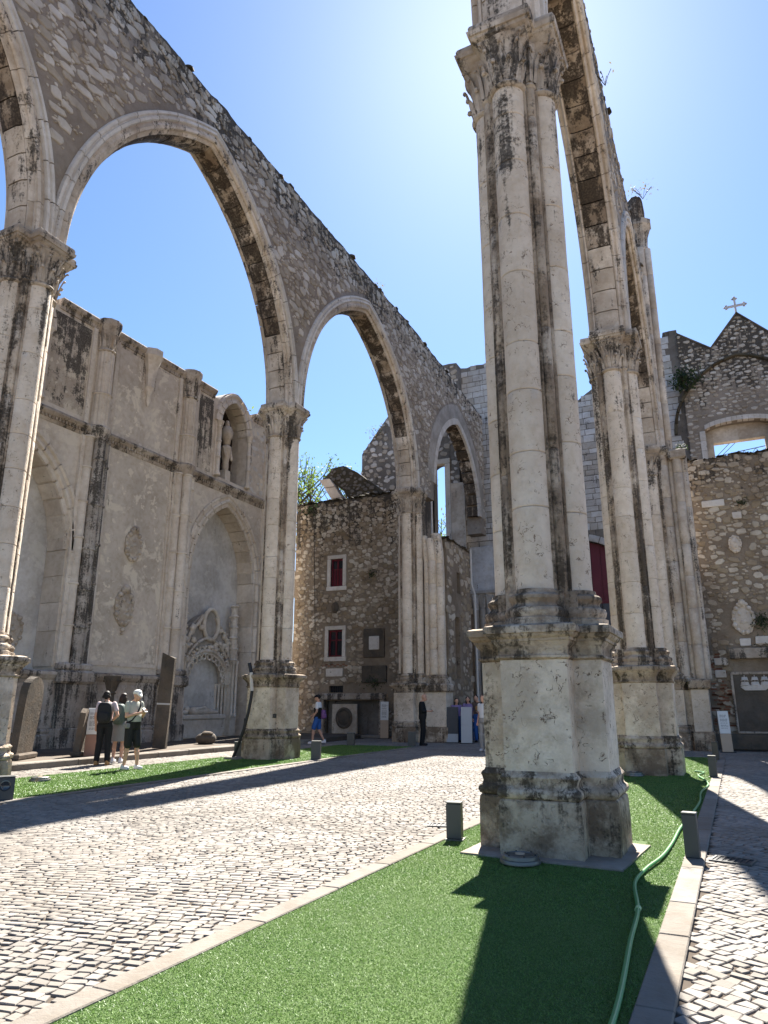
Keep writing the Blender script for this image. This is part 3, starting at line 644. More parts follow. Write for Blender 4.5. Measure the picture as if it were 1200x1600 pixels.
for u0, u1 in ((3, NI[0][0]-1.4), (NI[0][0]+1.4, NI[1][0]-1.4), (NI[1][0]+1.4, 28.2)):
    band('cornice_stone', [(-.86, zc-.2), (.04, zc-.2), (.06, zc-.08), (.14, zc), (.18, zc+.12), (.16, zc+.16), (-.86, zc+.16)], u0, u1, 'limestone_dado')
dn = MB(); y = 3.0
while y < 28: dn.add(*(lambda m: (m.v, m.f))(MB().box(W+.05, W+.11, y, y+.07, zs-.17, zs-.07))); y += .13
dn.build('dentils', 'limestone_dado', aw, None, True, 'stuff')
band('dado_cornice', [(-.1, 2.0), (.12, 2.0), (.14, 2.1), (.20, 2.15), (.27, 2.25), (.27, 2.33), (.2, 2.36), (-.1, 2.4)], 3, 21.0, 'limestone_dado')
band('dado_plinth', [(-.1, .1), (.22, .1), (.22, .5), (.16, .55), (.19, .62), (.12, .7), (-.1, .7)], 3, 21.0, 'limestone_dado')
for k in range(26):
    y0 = 3+k*.7; MB().box(W-.05, W+(.12 if k % 3 else .17), y0+.01, y0+.69, .7, 2.0, .012).build('dado_panel', 'limestone_dado', aw, None, True)
def ring_shaft(x, y, r, z0, z1, mat='limestone_aisle', step=(1.15, 1.6)):
    z = z0
    while z < z1-.05:
        z2 = min(z+random.uniform(*step), z1)
        if z1-z2 < .4: z2 = z1
        MB().lathe([(r, z+.003), (r, z2-.085), (r+.03, z2-.075), (r+.038, z2-.045), (r+.03, z2-.012), (r, z2-.003)], x, y, 18).build('ringed_shaft', mat, aw, 40, True); z = z2
for k, (yc, dark) in enumerate(((AY(16.5), 1), (AY(20.95), 0), (AY(27.05), 0))):
    MB().box(W-.05, W+.42, yc-.62, yc+.62, .1, .7, .03).build('pilaster_plinth', 'limestone_dado', aw, None, True)
    MB().box(W-.05, W+.36, yc-.56, yc+.56, .7, 2.0, .02).build('pilaster_dado', 'limestone_dado', aw, None, True)
    MB().box(W-.05, W+.46, yc-.66, yc+.66, 2.0, 2.4, .07).build('pilaster_cornice', 'limestone_dado', aw, None, True)
    MB().box(W-.05, W+.40, yc-.58, yc+.58, 2.4, 2.62, .05).build('pilaster_base', 'limestone_dado', aw, None, True)
    m = 'limestone_dark' if dark else 'limestone_aisle'
    ring_shaft(W+.10, yc-.33, .15, 2.6, zs-.25, 'limestone_aisle'); ring_shaft(W+.2, yc+.02, .2, 2.6, zs-.25, m); ring_shaft(W+.10, yc+.36, .15, 2.6, zs-.25, m)
    MB().box(W-.05, W+.1, yc-.6, yc+.6, 2.6, zs-.28).build('pilaster_back', 'limestone_aisle', aw, None, True)
    MB().lathe([(.3, zs-.3), (.34, zs-.15), (.42, zs), (.42, zs+.1), (.34, zs+.16)], W+.08, yc, 20).build('string_break', 'limestone_dado', aw, 40, True)
    # upper fluted half column with capital
    n = 36; r0 = .3; pr_ = lambda r, z: [(W+.08+(r*(1-.09*(q % 3 == 0)))*math.cos(2*math.pi*q/n), yc+(r*(1-.09*(q % 3 == 0)))*math.sin(2*math.pi*q/n), z) for q in range(n)]
    MB().loft([pr_(r0*1.08, zs+.15), pr_(r0*1.08, zs+1.3)]).build('fluted_column', 'limestone_aisle', aw, None, True)
    MB().lathe([(r0*1.1, zs+1.3), (r0*1.18, zs+1.33), (r0*1.1, zs+1.37)], W+.08, yc, 24).build('column_ring', 'limestone_aisle', aw, 40, True)
    MB().loft([pr_(r0*.98, zs+1.37), pr_(r0*.95, zc-.95)]).build('fluted_column', 'limestone_aisle', aw, None, True)
    MB().lathe([(r0, zc-.95), (r0*1.15, zc-.9), (r0, zc-.84), (r0*.98, zc-.5), (r0*1.15, zc-.2), (r0*1.35, zc), (r0*1.45, zc+.06), (r0*1.45, zc+.25), (.05, zc+.27)], W+.08, yc, 10).build('capital', 'limestone_capital', aw, 30, True)
    for s in (-1, 1): MB().box(W-.02, W+.07, yc+s*.52-.08, yc+s*.52+.08, zs+.18, zc-.2).build('panel_frame', 'limestone_aisle', aw, None, True)
    lf = MB(); leaves(lf, W+.08, yc, zc-.8, zc-.3, r0, r0*1.1, 12, 0, .06); lf.build('carved_leaves', 'limestone_capital', aw, 40, True)
yc = AY(18.7); MB().lathe([(.03, AZ(12.35)), (.1, AZ(12.6)), (.08, AZ(12.75)), (.2, AZ(13.1)), (.16, AZ(13.2)), (.26, AZ(13.9)), (.38, AZ(14.3)), (.42, AZ(14.35)), (.42, AZ(14.62)), (.05, AZ(14.64))], W+.05, yc, 8, a0=.39).build('pendant_corbel', 'limestone_aisle', aw, 30, True)
for (a, b) in ((AY(17.15), AY(20.3)),):
    for u in (a, b): MB().box(W-.02, W+.035, u-.05, u+.05, 2.7, zs-.3).build('panel_frame', 'limestone_aisle', aw, None, True)
    MB().box(W-.02, W+.034, a+.05, b-.05, 2.62, 2.75).build('panel_frame', 'limestone_aisle', aw, None, True)
rubble(aw, fr, AY(25.2), AY(26.4), zs+.3, zc-.4, lambda u, v: .5, 40, .07, .2, 'plaster_pale', 0, (1, 2.6), (.006, .014))
for a, b, m_ in ((14.3, 15.85, 'plaster_stained'), (17.2, 18.35, 'plaster_patchy'), (19.05, 20.3, 'plaster_patchy'), (21.6, 22.55, 'plaster_stained'), (25.4, 26.35, 'plaster_patchy')):
    MB().box(W-.02, W+.006, AY(a), AY(b), zs+.35, zc-.32).build('plaster_panel', m_, aw, None, True)
MB().box(W-.02, W+.006, AY(17.25), AY(20.2), 2.76, zs-.45).build('plaster_panel', 'plaster_patchy', aw, None, True)
# carved arms on the wall
def cartouche(x, y, z, w, h, label, crest, fr_axis='X', mat='carved_stone', name='coat_of_arms'):
    t = thing(name, (x, y, z), label, 'coat of arms'); P = (lambda u, v, d: (d, u, v)) if fr_axis == 'X' else (lambda u, v, d: (u, -d, v))
    def disc(w, h, d0, d1, n=28, wob=0.0, cy=0.0):
        rings = []
        for k, d in ((1, d0), (1, d1*.7), (.86, d1)):
            rings.append([P(w*k*math.cos(q)*(1+wob*math.sin(5*q+1)), cy+h*k*math.sin(q)*(1+wob*math.cos(7*q)), d) for q in [2*math.pi*i/n for i in range(n)]])
        return MB().loft(rings)
    disc(w, h, -.03, .05, 40, .06).build('strapwork', mat, t, 50); disc(w*.7, h*.66, .03, .075).build('shield', mat, t, 50)
    b = MB()
    for k in range(14):
        q = 2*math.pi*k/14; b.ball(P(w*.88*math.cos(q), h*.88*math.sin(q), .05), w*(.14+.05*(k % 3)), n=8, m=5)
    b.jitter(.012, 9, z).build('scrolls', mat, t, 50, False, 'stuff')
    b = MB()
    for k in range(7): b.ball(P(random.uniform(-.4, .4)*w, random.uniform(-.42, .42)*h, .06), w*random.uniform(.1, .2), n=8, m=5)
    b.build('charges', mat, t, 50, False, 'stuff')
    if crest:
        b = MB(); b.ball(P(0, h*1.06, .06), w*.34, n=10, m=6); b.ball(P(-w*.3, h*.95, .05), w*.22, n=8, m=5); b.ball(P(w*.3, h*.95, .05), w*.22, n=8, m=5); b.jitter(.02, 7).build('crest', mat, t, 50)
    if crest == 2:
        b = MB(); b.ball(P(0, -h*1.2, .04), w*.2, n=8, m=5); b.ball(P(0, -h*1.42, .03), w*.12, n=8, m=5); b.build('pendant', mat, t, 50)
    return t
cartouche(W+.02, AY(18.66), AZ(6.9), .38, .56, 'oval carved coat of arms, upper of two on the plaster panel', 1)
cartouche(W+.02, AY(18.5), AZ(4.65), .42, .62, 'carved coat of arms with pendant, lower of two on the plaster panel', 2)
cartouche(W-.86, AY(14.9), AZ(3.6), .38, .55, 'worn oval coat of arms inside the blind arch at far left', 0)
# urn figure in the upper niche
yc = NI[1][0]-.12; t = thing('niche_statue', (W-.25, yc, zs+.3), 'small weathered statue on a pedestal in the upper arched niche', 'statue')
MB().box(-.17, .17, -.17, .17, 0, .55, .02).build('pedestal', 'limestone_aisle', t)
m = MB().lathe([(.13, .55), (.16, .7), (.14, .95), (.2, 1.3), (.24, 1.5), (.22, 1.62), (.12, 1.72)], 0, 0, 14); m.cap((.05, .22, 1.55), (.14, .2, 1.1), .07, .06); m.cap((.05, -.22, 1.55), (.14, -.18, 1.15), .07, .06); m.jitter(.03, 5).build('draped_body', 'limestone_aisle', t, 50)
m = MB().lathe([(.1, 1.7), (.17, 1.78), (.19, 2.0), (.24, 2.06), (.27, 2.3), (.2, 2.52), (.1, 2.62), (.12, 2.7), (.06, 2.86)], 0, 0, 12); m.jitter(.03, 7).build('carved_bundle', 'carved_stone', t, 50)

# ------------------------------------------------------------ carved tomb in the blind arch
yt = AY(23.75); tx = W-.5
tb = thing('carved_tomb', (tx, yt, .13), 'ornate carved tomb with cusped arch, pinnacles and reclining effigy in the blind arch', 'tomb'); ft = FX(tx)
ft2 = FX(tx+.02)
for s in (-1, 1):
    yc = yt+s*1.62
    for k, dy in enumerate((-.11, .11)): MB().lathe([(.09, .9), (.09, 1.0), (.06, 1.06), (.06, 3.0), (.09, 3.06), (.09, 3.14)], tx+.22, yc+dy, 10).build('colonnette', 'tomb_stone', tb, 40, True)
    MB().box(tx-.35, tx+.24, yc-.2, yc+.2, .13, .9, .03).build('buttress_base', 'tomb_stone', tb, None, True)
    MB().box(tx-.35, tx+.16, yc-.17, yc+.17, .9, 3.1, .02).build('buttress', 'tomb_stone', tb, None, True)
    p = [(.2, 3.1)]; z = 3.1
    for k in range(5): p += [(.2-.012*k, z+.02), (.26-.014*k, z+.08), (.19-.012*k, z+.16), (.185-.012*k, z+.44)]; z += .46
    p += [(.16, z), (.2, z+.05), (.14, z+.12)]
    MB().lathe(p, tx+.05, yc, 8, a0=.39).jitter(.012, 9, s).build('pinnacle', 'tomb_stone', tb, 30, True)
    b = MB()
    for k in range(26): q = random.uniform(0, 6.28); zz = random.uniform(3.2, 5.3); b.ball((tx+.05+.19*math.cos(q), yc+.19*math.sin(q), zz), .045, n=6, m=4)
    b.build('crockets', 'tomb_stone', tb, 40, True, 'stuff')
    for k in range(4): MB().lathe([(.055, .3), (.05, .95), (.05, 2.05), (.08, 2.1), (.08, 2.2)], tx-.05-.1*k, yt+s*(1.4-.09*k), 10).build('colonnette', 'tomb_stone', tb, 40, True)
sweep_arch(tb, ft, yt, 1.3, 1.25, 2.15, [(-.3, 0), (-.3, -.06), (-.1, -.1), (-.02, -.05), (.05, -.06), (.05, .0), (.12, .05), (.12, .12), (.0, .16), (-.3, .16)], 7, 'tomb_stone', 'voussoir', .02, 3)
sweep_arch(tb, ft, yt, 1.46, 1.75, 2.2, [(.0, .0), (.1, .0), (.14, .05), (.1, .1), (.0, .1)], 7, 'tomb_stone', 'ogee_stone', .02, 3)
rr = (1.3**2+1.25**2)/2.6; b = MB(); lace = MB()
for s in (-1, 1):
    for k in range(6):
        t_ = math.acos((rr-1.3)/rr)*(k+.6)/6.2; x = (rr-.16)*math.cos(t_)-(rr-1.3); z = 2.15+(rr-.16)*math.sin(t_)
        ring = [(tx+.02, yt+s*x+.12*math.cos(q), z+.12*math.sin(q)) for q in [2*math.pi*i/10 for i in range(11)]]; b.tube(ring, .028, 6); b.ball((tx+.02, yt+s*(x-.1*math.cos(t_)), z-.1*math.sin(t_)), .05, n=6, m=4)
        x2 = (rr+.2)*math.cos(t_)-(rr-1.3); z2 = 2.15+(rr+.22)*math.sin(t_)
        for j in range(5): lace.ball((tx+.06, yt+s*x2+random.uniform(-.1, .1), z2+random.uniform(-.1, .1)), random.uniform(.04, .07), n=6, m=4)
b.build('cusps', 'tomb_stone', tb, 40, True); lace.jitter(.015, 8).build('lace_carving', 'tomb_stone', tb, 40, True, 'stuff')
zo = 4.55; ring = [(tx+.05, yt+.12+.46*math.cos(q), zo+.62*math.sin(q)) for q in [2*math.pi*i/28 for i in range(29)]]
MB().tube(ring, .085, 8).build('oval_frame', 'tomb_stone', tb, 50, True); MB().loft([[(tx+d, yt+.12+.42*math.cos(q), zo+.58*math.sin(q)) for q in [2*math.pi*i/24 for i in range(24)]] for d in (-.1, .0)]).build('oval_panel', 'plaster_grey', tb, None, True)
b = MB()
for k in range(46):
    u = random.uniform(-1.35, 1.35); v = 3.55+1.5*random.random()*(1-(abs(u)/1.6)**1.5)
    if (u-.12)**2/.33+(v-zo)**2/.5 < 1: continue
    b.ball((tx+.03, yt+u, v), random.uniform(.06, .15), random.uniform(.07, .15), random.uniform(.06, .15), 8, 5)
b.jitter(.03, 6).build('scroll_carving', 'tomb_stone', tb, 50, True, 'stuff')
for s in (-1, 1):
    pts = [(tx+.04, yt+s*(1.35-.95*t), 3.3+1.6*t**.6+.1*math.sin(6*t)) for t in lin(0, 1, 10)]; MB().tube(pts, .07, 8).build('scroll_band', 'tomb_stone', tb, 50, True)
MB().box(tx-.42, tx-.36, yt-1.45, yt+1.45, .13, 5.2).build('tomb_back', 'plaster_grey', tb, None, True)
wall(ft, lin(-1.6+yt, 1.6+yt, 20), .3, lambda u: arch_z(u, yt, 1.3, 1.25, 2.15, .1), lambda u: 3.5+1.45*(1-(abs(u-yt)/1.7)**2), d0=-.04).build('gable_panel', 'plaster_grey', tb, None, True)
MB().box(tx-.36, tx+.10, yt-1.25, yt+1.2, .13, .82, .03).build('tomb_chest', 'tomb_stone', tb, None, True); MB().box(tx-.36, tx+.16, yt-1.3, yt+1.25, .82, 1.0, .03).build('chest_lid', 'tomb_stone', tb, None, True)
m = MB(); m.cap((tx-.1, yt-.55, 1.12), (tx-.1, yt+.2, 1.14), .17, .16); m.cap((tx-.1, yt+.2, 1.12), (tx-.08, yt+.95, 1.08), .16, .08); m.ball((tx-.1, yt-.85, 1.2), .11, .12, .12); m.cap((tx+.02, yt-.45, 1.2), (tx+.04, yt+.05, 1.27), .06, .05); m.cap((tx+.04, yt+.05, 1.27), (tx-.1, yt+.15, 1.3), .05, .04); m.ball((tx-.1, yt-1.0, 1.09), .16, .2, .09)
e_ = m.jitter(.015, 5).build('effigy', 'tomb_stone', tb, 60, True)
t = thing('low_railing', (-15.5, AY(22.2), .13), 'low dark metal railing in front of the carved tomb', 'railing')
for yy in (-.6, .6): MB().box(-.02, .02, yy-.02, yy+.02, 0, .75).build('post', 'black_metal', t)
MB().box(-.025, .025, -.62, .62, .75, .79).build('rail', 'black_metal', t)

# ------------------------------------------------------------ end building of the left aisle
FH = FY(29.0)
hs = thing('rubble_house', (-15.5, 29, 0), 'ochre rubble building with two red framed windows at the end of the left aisle', 'house')
htop = lambda u: 10.95+.16*nz(u*1.6, 4)+.1*nz(u*5, 1)
wins = [(-16.86, -15.85, 6.55, 8.25), (-16.92, -15.83, 3.29, 4.9)]
hop = [(x0+.17, x1-.17, (lambda z: lambda u: z)(z0+.2), (lambda z: lambda u: z)(z1-.18), 1) for x0, x1, z0, z1 in wins]
hop += [(-16.68, -15.95, lambda u: 1.9, lambda u: 2.2, 1), (-17.0, -13.9, lambda u: .1, lambda u: 1.55, 1)]
wall(FH, lin(-18.7, -12.0, 24), 1.2, lambda u: 0, htop, hop).build('masonry_core', 'mortar_ochre', hs, None, True)
MB().box(-18.7, -13.3, 30.25, 34.2, 0, 9.4).build('rear_mass', 'mortar_ochre', hs, None, True)
for x0, x1, z0, z1 in wins:
    w_ = MB().box(x0+.17, x1-.17, 29.14, 29.2, z0+.2, z1-.18).build('window', 'glass_dark', hs, None, True)
    for a, b, c, d in ((x0, x0+.17, z0+.2, z1-.18), (x1-.17, x1, z0+.2, z1-.18), (x0-.03, x1+.03, z0, z0+.2), (x0, x1, z1-.18, z1)):
        MB().box(a, b, 28.93, 29.12, c+.002, d-.002, .012).build('stone_frame', 'hood_stone', w_, None, True).location = (0, 0, 0)
    xm = (x0+x1)/2; zt = z0+.2+(z1-z0-.38)*.62
    for a, b, c, d in ((x0+.18, x0+.24, z0+.21, z1-.19), (x1-.24, x1-.18, z0+.21, z1-.19), (xm-.035, xm+.035, z0+.21, z1-.19), (x0+.24, xm-.035, zt-.03, zt+.03), (xm+.035, x1-.24, zt-.03, zt+.03), (x0+.24, xm-.035, z1-.26, z1-.19), (xm+.035, x1-.24, z1-.26, z1-.19), (x0+.24, xm-.035, z0+.21, z0+.28), (xm+.035, x1-.24, z0+.21, z0+.28)):
        MB().box(a, b, 29.06, 29.13, c, d).build('red_sash', 'frame_red', w_, None, True)
    zz = z0+.3
    if z0 > 5:
        MB().box(x0+.24, x1-.24, 29.10, 29.125, z0+.28, zt-.03).build('curtain', 'door_red', w_, None, True)
    for k in range(4): MB().box(x0+.27+k*.17, x0+.283+k*.17, 29.03, 29.045, z0+.21, zt).build('window_bar', 'black_metal', w_, None, True)
for o in list(bpy.data.objects):       # the pieces above were laid out from the house's own origin
    pass
MB().box(-16.68, -15.95, 29.15, 29.2, 1.9, 2.2).build('vent_opening', 'glass_dark', hs, None, True)
for k in range(6): MB().box(-16.6+k*.115, -16.575+k*.115, 29.02, 29.05, 1.9, 2.2).build('vent_bar', 'black_metal', hs, None, True)
MB().box(-16.83, -15.96, 28.95, 29.1, 2.61, 2.97, .015).build('pale_block', 'hood_stone', hs, None, True)
for k in range(9): MB().box(-17.05+k*.15, -16.92+k*.15, 28.975, 29.05, 3.06+.06*(k % 2), 3.11+.06*(k % 2), .006).build('brick', 'brick_red', hs, None, True)
def hd(u, v):
    if v > htop(u)-.1: return 0
    for x0, x1, z0, z1 in wins:
        if x0-.15 < u < x1+.15 and z0-.15 < v < z1+.15: return 0
    if (u > -17.25 and u < -13.6 and v < 2.3) or (u > -14.95 and u < -13.6 and v < 4.8) or (-16.95 < u < -15.85 and 2.5 < v < 3.2): return 0
    return max(.05, min(1, (.45+.5*max(0, (v-8)/2.5)+.6*nz(u*.6, v*.6, 8))*(1.25 if u > -15.2 else .9)))
rubble(hs, FH, -18.6, -12.1, .2, 10.9, hd, 4200, .035, .15, 'rubble_ochre', 230, (1, 2.0), (.015, .04), 1.9, .62)
c_ = MB()
for i in range(110):
    u = random.uniform(-18.6, -12.1); q, f = variants('rubble')[i % 12]; s = random.uniform(.1, .22); c_.add([(u+a*s*1.2, 29+random.uniform(0, .7)+b*s, htop(u)+.02+z*s*.55) for a, b, z in q], f)
c_.build('ragged_capping', 'moss_stone', hs, None, True, 'stuff')
MB().box(-14.9, -13.85, 28.93, 29.06, 3.4, 4.7, .03).build('memorial_frame', 'dark_slab', hs, None, True); MB().box(-14.6, -14.1, 28.9, 28.95, 3.75, 4.35, .02).build('memorial_panel', 'hood_stone', hs, None, True)
MB().box(-14.95, -13.75, 28.9, 29.05, 2.3, 3.05, .03).build('dark_tablet', 'dark_slab', hs, None, True)
MB().ball((-16.42, 28.97, 5.75), .2, .1, .27, 10, 7).jitter(.04, 5).build('carved_mask', 'dark_slab', hs, 50, True)
cable = [(-17.7+.02*math.sin(k), 28.96, 10.9-k*.45) for k in range(15)]+[(-17.35, 28.96, 4.3)]
MB().tube([(-17.72+.25*k/14, 28.965, 10.9-k*.45) for k in range(15)], .014, 5).build('cable', 'black_metal', hs, None, True)
al = thing('altar_front', (-15.45, 28.9, 0), 'low stone altar front with pale square panel and round boss below the windows', 'altar')
MB().box(-17.2, -13.75, 28.75, 29.1, 1.58, 1.86, .04).build('lintel', 'limestone_dado', al, None, True)
for a, b in ((-17.15, -16.85), (-14.05, -13.8)): MB().box(a, b, 28.8, 29.1, .05, 1.58, .02).build('side_post', 'limestone_dado', al, None, True)
MB().box(-16.85, -14.05, 29.3, 29.36, .0, 1.58).build('niche_back', 'mortar_dark', al, None, True)
MB().box(-16.4, -15.15, 28.84, 28.95, .12, 1.4, .03).build('square_panel', 'carved_stone', al, None, True)
MB().loft([[(-15.78+r*math.cos(q), y, .8+r*1.1*math.sin(q)) for q in [2*math.pi*i/24 for i in range(24)]] for r, y in ((.42, 28.85), (.42, 28.8), (.34, 28.76), (.3, 28.8), (.26, 28.8), (.2, 28.75), (.05, 28.73))]).build('round_boss', 'dark_slab', al, 40, True)
MB().box(-17.3, -13.4, 28.2, 29.0, 0, .12, .02).build('altar_step', 'kerb_stone', al, None, True)
# stump of a vault rib standing on the house
vr = thing('vault_stump', (-16.6, 31, 10.6), 'broken stump of a vault rib leaning on top of the rubble house', 'ruin')
prof = [(-18.3, 12.95), (-17.9, 13.45), (-17.2, 13.5), (-16.4, 13.0), (-15.4, 12.2), (-14.9, 11.4), (-14.9, 10.4), (-16.2, 10.4), (-16.7, 11.3), (-17.2, 12.1), (-17.75, 12.55)]
MB().loft([[(x, y, z) for x, z in prof] for y in (31.0, 31.9)]).jitter(.04, 1.3).build('rib_mass', 'moss_stone', vr, None, True)
arcp = [(-16.9, 10.3), (-17.15, 11.0), (-17.5, 11.7), (-17.9, 12.35), (-18.25, 12.85)]
for k in range(4):
    (x0, z0), (x1, z1) = arcp[k], arcp[k+1]; MB().loft([[(x+dx, 30.8+dy, z) for dx, dy in ((-.32, 0), (.3, 0), (.3, .5), (-.32, .5))] for x, z in ((x0, z0+.02), (x1, z1-.02))]).build('rib_voussoir', 'limestone_aisle', vr, None, True)
# ------------------------------------------------------------ transept, chancel and gable walls at the far end
inp = lambda x, z: sum(((prof[i][1] > z) != (prof[i-1][1] > z)) and x < (prof[i-1][0]-prof[i][0])*(z-prof[i][1])/(prof[i-1][1]-prof[i][1])+prof[i][0] for i in range(len(prof))) % 2
rubble(vr, FY(30.98), -18.3, -14.9, 10.5, 13.5, lambda u, v: .8 if inp(u, v) and inp(u+.12, v+.1) and inp(u-.12, v-.1) else 0, 160, .06, .14, 'mortar_dark', 40)
FT = FY(35.0); tw = thing('transept_wall', (-15, 35, 0), 'dark sloping rubble gable with a tall window opening, seen through the left arches', 'wall')
ttop = lambda u: (15.6+1.24*(u+18.2) if u < -14.5 else 20.2)+.08*nz(u*3)
wall(FT, lin(-18.2, -12.2, 14), .8, lambda u: 0, ttop, [(-13.8, -13.02, lambda u: 9.4, lambda u: 14.1+.25*math.cos((u+13.4)*3), 4)]).build('masonry_core', 'mortar_dark', tw, None, True)
rubble(tw, FT, -18.2, -12.2, 9.5, 20, lambda u, v: 0 if v > ttop(u)-.1 or (-14.1 < u < -12.7 and 9 < v < 14.7) else .75, 700, .08, .2, 'rubble_grey', 150, (1, 1.9), (.02, .05), 1.6, .8)
for a, b, c, d in ((-14.0, -13.8, 9.4, 14.2), (-13.02, -12.72, 9.4, 14.2), (-14.0, -12.72, 14.22, 14.5)): MB().box(a, b, 34.9, 35.25, c, d, .01).build('window_frame', 'hood_stone', tw, None, True)
MB().box(-12.7, -11.9, 34.88, 35.0, 9.3, 13, .02).build('pink_pier', 'carved_stone', tw, None, True)
FC = FY(36.3); cw = thing('chancel_wall', (-6, 36.3, 0), 'tall grey ashlar wall of the chancel with a dark red closed portal', 'wall')
def ctop(u):
    if u < -10.3: t = 20.45
    elif u < -9.4: t = 20.1-(u+10.3)*2.2
    elif u < -7.0: t = 17.2
    elif u < -1.6: t = min(16.7+.62*(u+6.6), 18.4) if u > -6.6 else 16.7
    else: t = 20.1
    return t+.12*nz(u*2.3, 9)
PC = (-6.4, 3.0, 3.2, 6.3)
wall(FC, lin(-12.7, -.62, 36), 1.0, lambda u: 0, ctop, [(PC[0]-PC[1], PC[0]+PC[1], lambda u: -.1, lambda u: arch_z(u, *PC), 16)]).build('masonry_core', 'mortar_dark', cw, None, True)
inC = lambda u, v, a, b: v+b < ctop(u) and -12.7 < u-a and u+a < -.62 and not (abs(u-PC[0]) < PC[1]+a+.35 and v-b < arch_z(u, *PC, .35)+.05)
ashlar(cw, FC, -12.7, -.62, 6, 20.5, inC, (.26, .42), (.35, .8), 'ashlar_grey', 290)
sweep_arch(cw, FC, *PC, [(-.5, .34), (-.5, 0), (.03, 0), (.06, .1), (.03, .3), (.0, .34)], 9, 'ashlar_grey', 'voussoir', .02, 3)
wall(FC, lin(-9.3, -3.5, 12), .1, lambda u: 6.25, lambda u: arch_z(u, *PC), d0=-.45).build('red_tympanum', 'door_red', cw, None, True)
for k in range(12): MB().box(-9.2+k*.48, -8.76+k*.48, 36.71, 36.75, 6.3, arch_z(-9+k*.48, *PC)-.05).build('red_board', 'door_red', cw, None, True)
MB().box(-9.4, -3.4, 36.74, 36.84, 0, 6.25).build('glass_screen', 'slate_blue', cw, None, True)
for k in range(7): MB().box(-9.3+k*.95, -9.24+k*.95, 36.66, 36.74, 0, 6.25).build('screen_mullion', 'black_metal', cw, None, True)
MB().box(-9.4, -3.4, 36.62, 36.73, 4.3, 4.4).build('screen_rail', 'zinc', cw, None, True)
# corner pilaster with capital beside the stair
cp = thing('corner_pilaster', (-11.3, 35.6, 0), 'grey stone corner pilaster with carved capital behind the stair railing', 'pier')
MB().box(-11.95, -10.7, 35.6, 36.25, 7.15, 9.5, .03).build('impost', 'ashlar_grey', cp, None, True); MB().box(-12.05, -10.6, 35.4, 36.25, 6.95, 7.15, .03).build('abacus', 'ashlar_grey', cp, None, True)
for x in (-11.75, -11.4, -11.02): MB().lathe([(.22, 0), (.17, .3), (.17, 6.1), (.2, 6.15), (.17, 6.2), (.24, 6.75), (.3, 6.95)], x, 35.75, 14).build('shaft', 'ashlar_grey', cp, 40, True)
b = MB()
for x in (-11.75, -11.4, -11.02): leaves(b, x, 35.75, 6.25, 6.85, .18, .26, 7, 0, .08)
b.build('carved_leaves', 'ashlar_grey', cp, 40, True)
dp = thing('downpipe', (-9.8, 29.9, 0), 'thin pale downpipe with a bend beside the mossy wall end', 'pipe')
MB().tube([(-10.0, 29.86, 8.1), (-10.0, 29.86, 6.5), (-9.88, 29.9, 6.1), (-9.88, 29.9, .2)], .05, 8).build('pipe', 'pipe_white', dp, 40, True)
st = thing('stair', (-8.6, 33, 0), 'stone stair with black railing rising behind the group of visitors', 'stair')
for k in range(9): MB().box(-9.9, -7.4, 31.0+k*.3, 31.3+k*.3+.02, 0, .17*(k+1), .01).build('step', 'kerb_stone', st, None, True)
for s, x in enumerate((-9.6, -8.9)):
    MB().tube([(x, 30.9, 1.0), (x, 33.8, 2.6)], .025, 6).build('handrail', 'black_metal', st, None, True)
    for k in range(6): MB().tube([(x, 31+k*.55, .1+.3*k), (x, 31+k*.55, 1.05+.3*k)], .016, 5).build('baluster', 'black_metal', st, None, True)
# gable wall with cross and broad window
FG = FY(36.1); gw = thing('gable_wall', (2.5, 36.1, 0), 'pale spotted rubble gable topped by a cross, with a broad open window', 'wall')
def gtop(u):
    for (a, za), (b, zb) in zip(GP[:-1], GP[1:]):
        if a <= u <= b: return za+(zb-za)*(u-a)/(b-a)
    return GP[-1][1]
GP = [(-.62, 19.75), (.85, 18.6), (2.2, 20.25), (3.6, 18.75), (5.5, 17), (9, 13.5)]
seg = lambda u: 14.2+.42*math.sqrt(max(0, 1-((u-1.6)/1.6)**2))
wall(FG, lin(-.62, 9, 30)+[.85, 2.2, 3.6], .55, lambda u: 0, lambda u: gtop(u)+.03*nz(u*4), [(.12, 3.05, lambda u: 12.3, seg, 12)]).build('masonry_core', 'mortar', gw, None, True)
wall(FG, lin(-.6, 4, 6), .4, lambda u: 10, lambda u: 15, [(.44, 2.68, lambda u: 12.86, lambda u: 13.8, 2)], d0=-.56).build('window_back', 'carved_stone', gw, None, True)
for k in range(12):
    a, b = .12+k*2.93/12, .12+(k+1)*2.93/12; MB().loft([[FG.P(u, z, d) for d, z in ((-.3, seg(u)+.0), (.04, seg(u)+.0), (.04, seg(u)+.22), (-.3, seg(u)+.22))] for u in (a+.006, b-.006)]).build('window_voussoir', 'hood_stone', gw, None, True)
for k in range(4):
    for x in (-.12, 3.05): MB().box(x, x+.25, 36.06, 36.6, 12.3+k*.5, 12.79+k*.5, .01).build('jamb_stone', 'hood_stone', gw, None, True)
rubble(gw, FG, -.6, 6, 11, 20.2, lambda u, v: 0 if v > gtop(u)-.12 or (-.2 < u < 3.4 and v < 14.95) else .9, 1500, .05, .13, 'rubble_pale', 260, (1.2, 2.6), (.02, .045), 1.3, 1.0, rot=.12)
sweep_arch(gw, FG, 1.9, 3.0, 3.6, 14.3, [(-.02, 0), (.10, .0), (.16, .05), (.14, .14), (-.02, .16)], 9, 'moss_stone', 'arch_scar', .02, 2)
b = MB()
for (a, za), (c, zb_) in zip(GP[:3], GP[1:4]): b.loft([[FG.P(u, z+e, d) for d, e in ((.06, -.04), (.06, .05), (-.6, .05), (-.6, -.04))] for u, z in ((a, za), (c, zb_))])
b.build('coping', 'dark_slab', gw, None, True)
